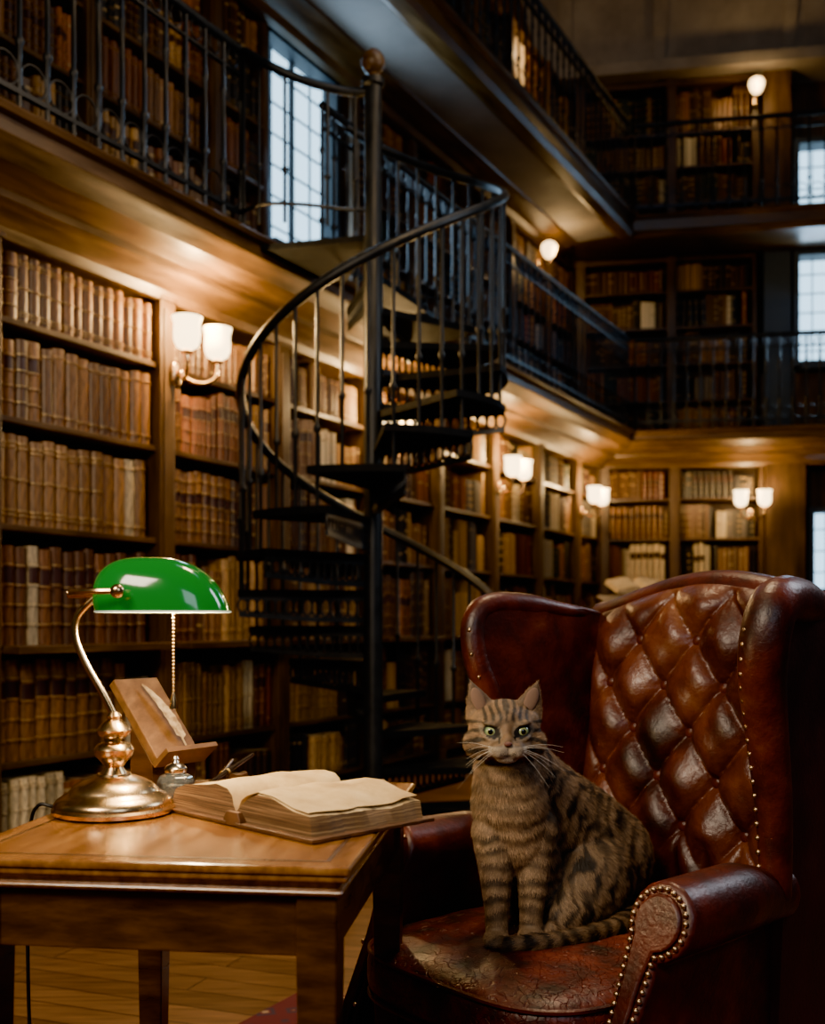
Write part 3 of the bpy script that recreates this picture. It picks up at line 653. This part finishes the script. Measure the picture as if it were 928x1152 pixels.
def along(P,n):
    P=[Vector(p) for p in P]; L_=[0]
    for i in range(1,len(P)): L_.append(L_[-1]+(P[i]-P[i-1]).length)
    out=[]
    for k in range(n):
        t=L_[-1]*k/(n-1); i=1
        while i < len(P)-1 and L_[i] < t: i+=1
        f=(t-L_[i-1])/max(1e-9,L_[i]-L_[i-1]); out.append(P[i-1].lerp(P[i],f))
    return out
def flx(x,w): return x+math.copysign(.02*max(0,.2-w)*2,x)
def armf(x,z,w):
    k=min(1,max(0,(w-.15)/.17)); k=k*k*(3-2*k); X=abs(x); s_=math.copysign(1,x)
    if z > .44:
        cx,cz=.305,.50
        X=X+(cx-X)*.36*k; z=z+(cz-z)*.24*k
    return Vector((flx(s_*X,w),w+rake(z)*max(0,(.45-w)/.48),z))
for s in (-1,1):
    MB().prism([(s*x,z) for x,z in AP],armf,-.03,.34,nw=12).build('arm',M['leather'],ch,ang=50,bevel=.008,seg=3)
    inner=[]
    for x,z in AP:
        v=Vector((x,z)); 
        if z > .50: v=SC+(v-SC)*.70
        else: v=Vector((.300+(x-.300)*.54,z))
        inner.append(v)
    MB().prism([(s*v.x,v.y) for v in inner],lambda x,z,w:Vector((flx(x,-.03),w+rake(z),z)),-.040,-.02).build('arm_facing',M['leather'],ch,ang=45,bevel=.004)
    pth=[(s*((SC+(v-SC)*1.18) if v.y > .51 else Vector((.300+(v.x-.300)*1.44,v.y))).x,0,((SC+(v-SC)*1.18) if v.y > .51 else v).y) for v in inner[1:-1]]
    for p in along(pth,56 if s > 0 else 8): nail((flx(p.x,-.03),-.034+rake(p.z),p.z))
wfl=lambda z,y: (max(0,z-.85)*.10*max(0,(.45-y)/.2))
for s in (-1,1):
    bk_=.06 if s > 0 else 0
    WP=[(.585+bk_,.10),(.585+bk_,.45),(.635+bk_,1.03),(.60+bk_,1.06),(.50,1.075),(.38,1.082),(.29,1.092),(.225,1.082),(.192,1.04),(.200,.97),(.228,.90),(.256,.82),(.272,.74),(.278,.66),(.280,.58),(.280,.10)]
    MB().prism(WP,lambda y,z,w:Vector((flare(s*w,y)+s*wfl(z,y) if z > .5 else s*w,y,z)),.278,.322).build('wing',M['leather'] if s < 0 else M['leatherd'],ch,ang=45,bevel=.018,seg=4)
    rp=[(.56,1.058),(.44,1.068),(.36,1.076),(.28,1.080),(.228,1.066),(.204,1.022),(.208,.95),(.236,.88),(.260,.80),(.275,.72),(.282,.64),(.284,.56)]
    xo=.302 if s < 0 else .312
    rp=smooth_path([(flare(s*xo,y)+s*wfl(z,y),y,z) for y,z in rp],4)
    rr=[(.010+.018*min(1,k/8) if k < 12 else .028-.004*max(0,(k-24)/20)) if s < 0 else (.026+.016*min(1,k/8) if k < 12 else .042-.015*max(0,(k-22)/22)) for k in range(len(rp))]
    MB().tube(rp,rr,16).build('wing_roll',M['leather'],ch,ang=80)
    np_=[(p.x+(-.018 if s > 0 else .014),p.y-rr[k]*.84,p.z) for k,p in enumerate(rp)][12:]
    for p in along(np_,24 if s > 0 else 12): nail(p)
NXg,NZg=150,170
dx,dz=.150,.098
def base(z): return .475+.13*(z-.45)
def ztop(x): return 1.058+.066*math.cos(min(1,abs(x)/.31)*PI/2)**1.25
V=[];F=[]
for j in range(NZg+1):
    for i in range(NXg+1):
        x=-.295+.59*i/NXg; t=j/NZg; z=.40+(ztop(x)-.40)*t
        zz=z-.02
        U=x/dx+zz/(2*dz); W_=x/dx-zz/(2*dz)
        su,sw=abs(math.sin(PI*U)),abs(math.sin(PI*W_))
        fold=min(su,sw); mxx=max(su,sw)
        h=.46*(su*sw)**.60+.22*fold**.22+.32*(1-(1-mxx)**3)
        h-=.03*math.sin(mxx*26)*(1-fold)*(1-mxx)
        vch=abs(math.sin(PI*2*x/dx))**.35*.75
        k=min(1,max(0,(.60-z)/.08)); h=h*(1-k)+vch*k
        h*=(1+.07*math.sin(x*61+z*47))
        E=(1-abs(x/.295)**10)*(1-t**24)
        y=base(z)-E*(.002+.052*h)
        V.append((x,y,z))
nf=len(V)
for j in range(NZg+1):
    for i in range(NXg+1):
        x=-.295+.59*i/NXg; t=j/NZg; z=.40+(ztop(x)-.40)*t; V.append((x,base(z)+.11,z))
w_=NXg+1
for j in range(NZg):
    for i in range(NXg):
        a=j*w_+i; F.append((a,a+1,a+w_+1,a+w_)); F.append((nf+a+w_,nf+a+w_+1,nf+a+1,nf+a))
for i in range(NXg):
    F.append((i+1,i,nf+i,nf+i+1)); a=NZg*w_+i; F.append((a,a+1,nf+a+1,nf+a))
for j in range(NZg):
    a=j*w_; F.append((a,a+w_,nf+a+w_,nf+a)); a=j*w_+NXg; F.append((a+w_,a,nf+a,nf+a+w_))
MB().add(V,F).build('tufted_back',M['leatherb'],ch,ang=75)
rp=[]
for k in range(33):
    x=-.315+.63*k/32; z=ztop(x)-.012; rp.append((x,base(z)+.04,z))
MB().tube(rp,.042,14).build('crest_roll',M['leather'],ch,ang=80)
bt=None
for a_ in range(-20,30):
    for c_ in range(-30,20):
        x=dx*(a_+c_)/2; z=dz*(a_-c_)+.02
        if abs(x) < .27 and .59 < z < ztop(x)-.06:
            p=(x,base(z)-.014,z)
            if bt is None: bt=MB().cs((0,0,0),(.0135,.009,.0135),2,6).build('button',M['leather'],ch); bt.location=p
            else: child(bt,ch,p)
for x in (-.29,.29):
    for y in (-.06,.50):
        MB().lathe([(0,.0),(.018,0),(.02,.02),(.016,.04),(.028,.07),(.03,.12),(0,.12)],(x,y,0),14).build('leg',M['tabled'],ch)
# ------------------------------------------------------------------ cat
HC=Vector((.166,1.925,.853))
EX,EZ=.0270,.0045
bones=[]
def chain(nm,pts):
    arc=0
    for i in range(len(pts)-1):
        a=pts[i];b_=pts[i+1]; L_=(Vector(a[:3])-Vector(b_[:3])).length
        bones.append((nm,Vector(a[:3]),a[3],Vector(b_[:3]),b_[3],arc)); arc+=L_
chain('spine',[(.178,1.975,.815,.055),(.212,2.03,.750,.073),(.262,2.085,.690,.087),(.325,2.135,.630,.101),(.380,2.17,.575,.107)])
chain('chest',[(.174,1.962,.775,.060),(.180,1.975,.715,.071),(.190,1.99,.65,.067),(.225,2.04,.57,.064)])
chain('haunch',[(.345,2.085,.560,.090),(.315,2.045,.525,.064),(.275,1.995,.500,.036)])
chain('farhaunch',[(.30,2.19,.545,.08),(.22,2.09,.505,.045)])
chain('legr',[(.226,1.985,.665,.046),(.221,1.965,.59,.031),(.218,1.955,.525,.0225),(.216,1.950,.482,.020)])
chain('legl',[(.152,1.965,.665,.044),(.153,1.95,.59,.0305),(.153,1.938,.525,.0220),(.153,1.932,.482,.020)])
chain('hindfoot',[(.30,2.0,.487,.022),(.255,1.965,.483,.020)])
chain('tail',[(.45,2.17,.505,.028),(.435,2.06,.486,.022),(.375,1.975,.481,.0200),(.315,1.930,.480,.0190),(.262,1.902,.481,.0180),(.215,1.884,.482,.0165),(.172,1.878,.482,.0145)])
cb=MB()
for nm,a,ra,b_,rb_,arc in bones:
    L_=(a-b_).length; n=max(2,int(L_/(min(ra,rb_)*.35)))
    for k in range(n+1):
        t=k/n; r_=ra+(rb_-ra)*t; cb.cs(a.lerp(b_,t),(r_,r_,r_),2,6)
cb.cs(HC,(.065,.056,.052),2,10)
cb.cs(HC+Vector((0,.006,.014)),(.058,.050,.044),2,8)
cb.cs(HC+Vector((0,-.022,.020)),(.036,.032,.030),2,8)
for s in (-1,1):
    cb.cs(HC+Vector((s*.037,-.011,-.019)),(.035,.034,.030),2,6)
    cb.cs(HC+Vector((s*.034,-.004,.014)),(.029,.032,.028),2,6)
    cb.cs(HC+Vector((s*.0130,-.058,-.0258)),(.0195,.0170,.0150),2,6)
    cb.cs(HC+Vector((s*.0240,-.040,-.0240)),(.0210,.0185,.0175),2,6)
    Te=Matrix.Rotation(math.radians(s*-12),3,'Y')
    cb.cs(HC+Vector((s*EX,-.0455,EZ+.0138)),(.0185,.0115,.0056),2,5,Te)
    cb.cs(HC+Vector((s*EX,-.045,EZ-.0134)),(.0165,.0108,.0050),2,5,Te)
    bs=HC+Vector((s*.038,.004,.026)); tp=HC+Vector((s*.0600,.006,.087))
    ax=(tp-bs).normalized(); sd=ax.cross(Vector((0,1,0))).normalized()
    T=Matrix((sd,Vector((0,1,0)),ax)).transposed()
    for k in range(14):
        t=k/13; cb.cs(bs.lerp(tp,t),(.0290*(1-t**1.25)**.85+.0030,.009*(1-t)+.0030,.007),2,4,T)
cb.cs(HC+Vector((0,-.052,-.012)),(.0130,.020,.0150),2,6)
cb.cs(HC+Vector((0,-.042,.004)),(.0125,.018,.020),2,6)
cb.cs(HC+Vector((0,-.048,-.040)),(.0210,.016,.011),2,5)
for nm,cx,cy in (('l',.151,1.923),('r',.215,1.940)):
    cb.cs((cx,cy-.004,.4795),(.0235,.030,.0175),2.2,6)
    for k in (-1,0,1): cb.cs((cx+k*.0130,cy-.027,.4750),(.0082,.011,.0110),2,4)
tmp=cb.build('catraw',M['fur'],recalc=False)
md=tmp.modifiers.new('r','REMESH'); md.mode='VOXEL'; md.voxel_size=.0034
md=tmp.modifiers.new('s','SMOOTH'); md.factor=.5; md.iterations=3
dg=bpy.context.evaluated_depsgraph_get(); dg.update()
cme=bpy.data.meshes.new_from_object(tmp.evaluated_get(dg)); bpy.data.objects.remove(tmp)
ORG=Vector((.22,2.0,.462))
def cnoise(P,s):
    x,y,z=P[:,0]*s,P[:,1]*s,P[:,2]*s
    return (np.sin(x*1.3+2*np.sin(y*.9+1))+np.sin(y*1.7+2*np.sin(z*1.1+2))+np.sin(z*1.5+2*np.sin(x*1.2+.5)))/3
def sst(a,b_,x): t=np.clip((x-a)/(b_-a),0,1); return t*t*(3-2*t)
def cat_color(P):
    N=len(P); best=np.full(N,9.); arc=np.zeros(N); reg=np.zeros(N,int)
    for k,(nm,a,ra,b_,rb_,ar) in enumerate(bones):
        A=np.array(a);B=np.array(b_); d=B-A; L2_=d@d; t=np.clip(((P-A)@d)/L2_,0,1); q=A+t[:,None]*d
        di=np.linalg.norm(P-q,axis=1)-(ra+(rb_-ra)*t); m_=di < best; best[m_]=di[m_]; arc[m_]=(ar+t*math.sqrt(L2_))[m_]; reg[m_]=k
    nm=np.array([b_[0] for b_ in bones])[reg]
    light=np.array((.38,.245,.140)); mid=np.array((.185,.113,.060)); dark=np.array((.012,.009,.007)); pale=np.array((.56,.45,.33)); warm=np.array((.29,.17,.085))
    nz=cnoise(P,32); nz2=cnoise(P,95); nz3=cnoise(P,210)
    col=mid+(light-mid)*np.clip(.5+.35*cnoise(P,22)+.3*nz3,0,1)[:,None]
    freq=np.where(nm=='tail',1/.034,1/.028)
    st=np.sin(2*PI*arc*freq+2.2*nz+.9*nz2)
    H=np.isin(nm,['haunch','spine','farhaunch'])
    st=np.where(H,np.sin(2*PI*((P[:,0]*.9-P[:,2]*.30)/.027)+4.2*nz+2.0*nz2)+.6*nz3+.8*cnoise(P,60),st)
    CH=(nm=='chest')|((nm=='spine')&(P[:,0] < .235))
    st=np.where(CH,np.sin(2*PI*(P[:,2]-.25*np.abs(P[:,0]-.18))/.026+2.3*nz+1.6*nz2)+.5*nz3,st)
    k=sst(-.35,.50,st)*np.clip(.85+.35*cnoise(P,45),.5,1)
    k=np.where(CH|np.isin(nm,['legl','legr']),k*.80,k*.97)
    col=col*(1-k[:,None])+dark*k[:,None]
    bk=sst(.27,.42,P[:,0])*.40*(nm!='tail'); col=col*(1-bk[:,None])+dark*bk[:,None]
    tl=(nm=='tail'); col[tl]*=.65
    paw=(P[:,2] < .50)&np.isin(nm,['legl','legr']); col[paw]=light*.85
    cf=((nm=='chest')&(P[:,1] < 1.95)); col[cf]=col[cf]*.8+warm*.28
    h=P-np.array(HC); hd=np.linalg.norm(h/np.array((.073,.073,.064)),axis=1) < 1.16
    ear=(h[:,2] > .047)&(np.abs(h[:,0]) > .022); hd|=ear
    hc=np.tile(np.array((.255,.158,.085)),(N,1))*(1+.22*nz2+.22*nz3)[:,None]
    ax_=np.abs(h[:,0])
    fs=sst(-.35,.4,np.sin(2*PI*(ax_-.0025*np.sin(h[:,2]*160))/.0125+1.2))*sst(.016,.026,h[:,2])*(ax_ < .042)
    cs_=sst(-.2,.5,np.sin(2*PI*(h[:,2]+.30*ax_+.002*nz2)/.017+.4))*sst(.032,.042,ax_)*(h[:,2] < .022)
    kk=np.clip(fs+cs_,0,1)*.88; hc=hc*(1-kk[:,None])+dark*kk[:,None]
    ed=np.sqrt((ax_-EX)**2+((h[:,2]-EZ-.20*(ax_-EX))*1.28)**2)
    rl=(ed > .0155)&(ed < .0200)&(h[:,1] < -.01); hc[rl]=hc[rl]*.45+pale*.36
    er=(ed <= .0152)&(h[:,1] < -.01); hc[er]=dark
    tear=(np.abs(ax_-(.0120-.25*(h[:,2]+.002)))<.0013)&(h[:,2]<-.003)&(h[:,2]>-.014)&(h[:,1]<-.03); hc[tear]=dark*2
    mz=(h[:,2] < -.016-.12*ax_)&(ax_ < .034)&(h[:,1] < -.036); hc[mz]=pale*.88
    br=(ax_ < .0085)&(h[:,2] > -.014)&(h[:,2] < .018)&(h[:,1] < -.03); hc[br]=warm*.9
    ns=(ax_ < .0009)&(h[:,2] < -.020)&(h[:,2] > -.032)&(h[:,1] < -.05); hc[ns]=dark*1.5
    mo=(np.abs(h[:,2]+.0355-.35*ax_)<.0010)&(ax_<.013)&(h[:,1]<-.045); hc[mo]=dark*2
    dt=mz&(np.sin(h[:,2]*900)>.6)&(ax_>.010)&(h[:,2]<-.018)&(h[:,2]>-.032); hc[dt]*=.55
    hc[ear]=np.array((.17,.105,.060))
    wgt=np.where(hd,1.,0.)*np.where(ear,1.,sst(.075,.050,-(h[:,2]))) 
    return np.clip(col*(1-wgt[:,None])+hc*wgt[:,None],0,1), nm, hd, h
co=np.empty(len(cme.vertices)*3); cme.vertices.foreach_get('co',co); co=co.reshape(-1,3)
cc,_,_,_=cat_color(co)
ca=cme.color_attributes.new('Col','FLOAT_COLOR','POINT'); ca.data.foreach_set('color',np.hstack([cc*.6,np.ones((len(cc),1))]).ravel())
cme.calc_loop_triangles(); nt_=len(cme.loop_triangles); tri=np.empty(nt_*3,int); cme.loop_triangles.foreach_get('vertices',tri); tri=tri.reshape(-1,3)
A=co[tri[:,0]];B=co[tri[:,1]];Cc=co[tri[:,2]]; cr=np.cross(B-A,Cc-A); ar=np.linalg.norm(cr,axis=1); nrm=cr/np.maximum(ar,1e-12)[:,None]
cen_=(A+B+Cc)/3; hh=cen_-np.array(HC); hw=np.where(np.linalg.norm(hh,axis=1)<.09,3.2,1.); pr_=ar*hw; pr_/=pr_.sum()
NB=340000; idx=np.random.choice(nt_,NB,p=pr_); r1=np.sqrt(np.random.rand(NB)); r2=np.random.rand(NB)
Pp=A[idx]*(1-r1)[:,None]+B[idx]*(r1*(1-r2))[:,None]+Cc[idx]*(r1*r2)[:,None]; Nn=nrm[idx]
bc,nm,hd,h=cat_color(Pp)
axx=np.abs(h[:,0]); eyez=np.sqrt((axx-EX)**2+((h[:,2]-EZ-.20*(axx-EX))*1.28)**2); keep=~((eyez<.0136)&(h[:,1]<-.01)&hd); nosez=(axx<.0075)&(np.abs(h[:,2]+.0155)<.0050)&(h[:,1]<-.05); keep&=~nosez
Pp,Nn,bc,nm,hd,h=Pp[keep],Nn[keep],bc[keep],nm[keep],hd[keep],h[keep]; NB=len(Pp)
flow=np.tile(np.array((.30,.25,-.9)),(NB,1)); hf=h-np.array((0,-.075,-.016)); hf/=np.linalg.norm(hf,axis=1)[:,None]
hw_=(hd*sst(.075,.045,-h[:,2]))[:,None]; flow=flow*(1-hw_)+hf*hw_; tl_=nm=='tail'; flow[tl_]=np.array((-.8,-.2,-.1)); lg=np.isin(nm,['legl','legr'])&~hd; flow[lg]=np.array((0,-.1,-1))
flow-= (flow*Nn).sum(1)[:,None]*Nn; flow/=np.maximum(np.linalg.norm(flow,axis=1),1e-6)[:,None]
D=flow*.9+Nn*.28+np.random.randn(NB,3)*.13; D/=np.linalg.norm(D,axis=1)[:,None]
Ln=np.where(hd,.0058,np.where(lg,.0070,.0115))*np.random.uniform(.6,1.3,NB); Ln[hd&(np.abs(h[:,0])>.042)&(h[:,2]<.0)]*=1.9; Ln[hd&(h[:,1]<-.042)]*=.55
wdt=np.where(hd,.00024,.00032)
S=np.cross(D,Nn+np.random.randn(NB,3)*.4); S/=np.maximum(np.linalg.norm(S,axis=1),1e-6)[:,None]
Pb=Pp-Nn*.0008; v0=Pb-S*wdt[:,None]; v1=Pb+S*wdt[:,None]; v2=Pb+D*Ln[:,None]+np.array((0,0,-.0008))
v2[:,2]=np.maximum(v2[:,2],.4645)
VV=np.stack([v0,v1,v2],1).reshape(-1,3)-np.array(ORG)
ct=thing('cat','brown tabby cat with green eyes sitting upright on the armchair seat','cat',ORG)
fm=bpy.data.meshes.new('fur'); fm.vertices.add(len(VV)); fm.vertices.foreach_set('co',VV.ravel()); fm.loops.add(len(VV)); fm.loops.foreach_set('vertex_index',np.arange(len(VV))); fm.polygons.add(NB); fm.polygons.foreach_set('loop_start',np.arange(0,NB*3,3)); fm.update(calc_edges=True)
jit=np.random.uniform(.6,1.5,NB)[:,None]; cb_=np.clip(bc*jit,0,1); c3=np.repeat(cb_[:,None,:],3,axis=1); c3[:,2]*=1.3
ca=fm.color_attributes.new('Col','FLOAT_COLOR','POINT'); ca.data.foreach_set('color',np.hstack([np.clip(c3.reshape(-1,3),0,1),np.ones((NB*3,1))]).ravel())
fm.materials.append(M['fur'])
cme.vertices.foreach_set('co',(co-np.array(ORG)).ravel()); cme.update(); cme.shade_smooth()
if not cme.materials: cme.materials.append(M['fur'])
bo=bpy.data.objects.new('body',cme); C.objects.link(bo); bo.parent=ct
fo=bpy.data.objects.new('fur',fm); C.objects.link(fo); fo.parent=ct; fo['kind']='stuff'
hl=HC-ORG
for s in (-1,1):
    o=MB().cs((0,0,0),(.0136,.0125,.0108),2,10).build('eye',M['eye'],ct,ang=80); o.location=hl+Vector((s*EX,-.0410,EZ)); o.rotation_euler=(0,math.radians(s*-12),math.radians(s*10))
    bs=hl+Vector((s*.041,-.006,.040)); tp=hl+Vector((s*.0570,-.001,.080)); ax=(tp-bs).normalized(); sd=ax.cross(Vector((0,1,0))).normalized(); T=Matrix((sd,Vector((0,1,0)),ax)).transposed()
    MB().cs(bs.lerp(tp,.42)+Vector((0,.0005,0)),(.0120,.0040,.0235),2,8,T).build('inner_ear',M['innerear'],ct,ang=80)
    for k in range(7):
        a=math.radians(-38+k*11+random.uniform(-4,4)); L_=random.uniform(.05,.085)
        p0=hl+Vector((s*.019,-.069,-.026+.002*(k%3))); P=[p0+Vector((s*L_*t*math.cos(a),.012*t,L_*t*math.sin(a)-.022*t*t)) for t in (0,.25,.5,.75,1)]
        MB().tube(P,[.00032,.0003,.00026,.00018,.0001],5).build('whisker',M['whisk'],ct)
b=MB(); b.cs(hl+Vector((0,-.0735,-.0150)),(.0070,.0045,.0042),2.5,6); b.build('nose',M['nose'],ct)
# ------------------------------------------------------------------ camera
cd=bpy.data.cameras.new('camera'); co_=bpy.data.objects.new('camera',cd); C.objects.link(co_)
co_.location=(0,0,1.05); co_.rotation_euler=(PI/2,0,0)
cd.sensor_fit='VERTICAL'; cd.sensor_height=36; cd.sensor_width=36; cd.lens=37.5; cd.shift_y=124/1152
cd.clip_start=.05; cd.clip_end=100
cd.dof.use_dof=True; cd.dof.focus_distance=1.9; cd.dof.aperture_fstop=3.6
bpy.context.scene.camera=co_
try: bpy.context.scene.view_settings.look='AgX - Punchy'
except Exception as ex: print('look',ex)
# ------------------------------------------------------------------ books: the 298 that show largest are objects, the rest one mesh
cam = Vector((0,0,1.05))
bpy.context.view_layer.update(); dg=bpy.context.evaluated_depsgraph_get(); dg.update(); scn=bpy.context.scene
for q in BOOKS:
    q['w'] = q['fr'].pt(q['x'],q['y'],q['z']); w = q['w']; q['score']=0
    px = 464+1200*w.x/w.y; py = 700-1200*(w.z+q['h']/2-1.05)/w.y
    if not (-5 < px < 933 and -20 < py < 1150): continue
    nv_=0
    for fx in (-.3,.3):
        for fz in (.12,.4,.65,.9):
            p=q['fr'].pt(q['x']+fx*q['t'],q['y']-.003,q['z']+q['h']*fz)
            ppx=464+1200*p.x/p.y; ppy=700-1200*(p.z-1.05)/p.y
            if not (0 < ppx < 928 and 0 < ppy < 1152): continue
            d=p-cam; hit=scn.ray_cast(dg,cam,d.normalized(),distance=d.length-.01)
            if not hit[0]: nv_+=1
    fac=abs(q['fr'].y.dot((w-cam).normalized()))
    q['score']=nv_/8*q['t']*q['h']*fac/(w.y**2)
near=sorted(BOOKS,key=lambda q:-q['score'])[:298]; ids={id(q) for q in near}
def book_mesh(var):
    sec = [(-.5,1),(-.5,.06),(-.44,.02),(-.25,-.03),(0,-.05),(.25,-.03),(.44,.02),(.5,.06),(.5,1)]
    bands = [[.16,.34,.52,.70,.86],[.2,.4,.6,.8],[.12,.88],[.1,.15,.5,.85,.9]][var]
    zs = [(0,0,0)]
    for z in bands:
        zs += [(z-.018,0,0),(z-.016,0,1 if var != 1 else 0),(z-.009,.03,0),(z+.009,.03,0),(z+.014,0,1),(z+.018,0,0)]
    zs += [(1,0,0)]
    V=[];F=[];mi=[]; n = len(sec)
    for z,o_,g_ in zs:
        for x,y in sec: V.append((x*(1+o_*.2) if y < .1 else x, y-o_ if y < .5 else y, z))
    for k in range(len(zs)-1):
        gold = zs[k][2] == 1
        for i in range(n):
            F.append((k*n+i,k*n+(i+1)%n,(k+1)*n+(i+1)%n,(k+1)*n+i))
            lab = var in (0,1) and k == 18 and 2 <= i <= 5
            mi.append(1 if (gold and 1 <= i <= 6) else (3 if lab else 0))
    F.append(tuple(range(n))[::-1]); mi.append(2); F.append(tuple((len(zs)-1)*n+i for i in range(n))); mi.append(2)
    b = MB(); b.v = V; b.f = F; b.m = mi
    o = b.build('book', [M['book'],M['gold'],M['pages'],M['title']], ang=50)
    me = o.data; bpy.data.objects.remove(o); return me
bms = [book_mesh(i) for i in range(4)]
rows = defaultdict(list)
for q in near: rows[(q['bay'],q['row'])].append(q)
for (bay,row),lst in rows.items():
    lst.sort(key=lambda q: q['idx']); v = random.randrange(4)
    for q in lst:
        if random.random() < .12: v = random.randrange(4)
        o = bpy.data.objects.new('book', bms[v]); C.objects.link(o)
        o.location = q['w']; o.rotation_euler = (0,0,q['fr'].a); o.scale = (q['t'],q['d'],q['h']); o.color = (*q['c'],1)
        tag(o, '%s book, %s from left, %s, %s'%(q['k'],ORD[min(q['idx'],29)],row,bay), 'book', 'books on the library shelves')
V=[];F=[];cols=[]
for q in BOOKS:
    if id(q) in ids: continue
    fr=q['fr']; t=q['t']/2; y0=q['y']; y1=y0+q['d']; z0=q['z']; z1=z0+q['h']
    o_=len(V); 
    for (x,y,z) in ((-t,y0+.006,z0),(0,y0-.004,z0),(t,y0+.006,z0),(t,y1,z0),(-t,y1,z0)): V.append(tuple(fr.pt(q['x']+x,y,z)))
    for (x,y,z) in ((-t,y0+.006,z1),(0,y0-.004,z1),(t,y0+.006,z1),(t,y1,z1),(-t,y1,z1)): V.append(tuple(fr.pt(q['x']+x,y,z)))
    F += [tuple(o_+k for k in f) for f in ((0,1,6,5),(1,2,7,6),(2,3,8,7),(3,4,9,8),(4,0,5,9),(5,6,7,8,9),(4,3,2,1,0))]
    cols += [q['c']]*5+[(.3,.20,.11)]+[q['c']]
    if random.random() < .6:
        for zf in random.choice([(.15,.8),(.5,.85),(.2,.4,.6,.8)]):
            o_=len(V); za=z0+q['h']*zf; zb=za+.012
            for (x,y) in ((-t*.9,y0+.003),(0,y0-.0065),(t*.9,y0+.003)):
                V.append(tuple(fr.pt(q['x']+x,y,za))); V.append(tuple(fr.pt(q['x']+x,y,zb)))
            F += [(o_,o_+2,o_+3,o_+1),(o_+2,o_+4,o_+5,o_+3)]; cols += [(.42,.28,.11)]*2
me = bpy.data.meshes.new('distant_books'); me.from_pydata(V,[],F); me.materials.append(M['bookv'])
ca = me.color_attributes.new('Col','FLOAT_COLOR','CORNER'); arr=[]
for p,cc in zip(me.polygons,cols): arr += [cc[0],cc[1],cc[2],1]*p.loop_total
ca.data.foreach_set('color', arr)
o = bpy.data.objects.new('distant_books', me); C.objects.link(o); tag(o,'many small leather volumes filling the farther shelves and galleries','books','books on the library shelves','stuff')
print('BOOKS',len(BOOKS),'near',len(near),'minscore',near[-1]['score'],'visible',sum(1 for q in BOOKS if q['score']>0),'nails',nails)
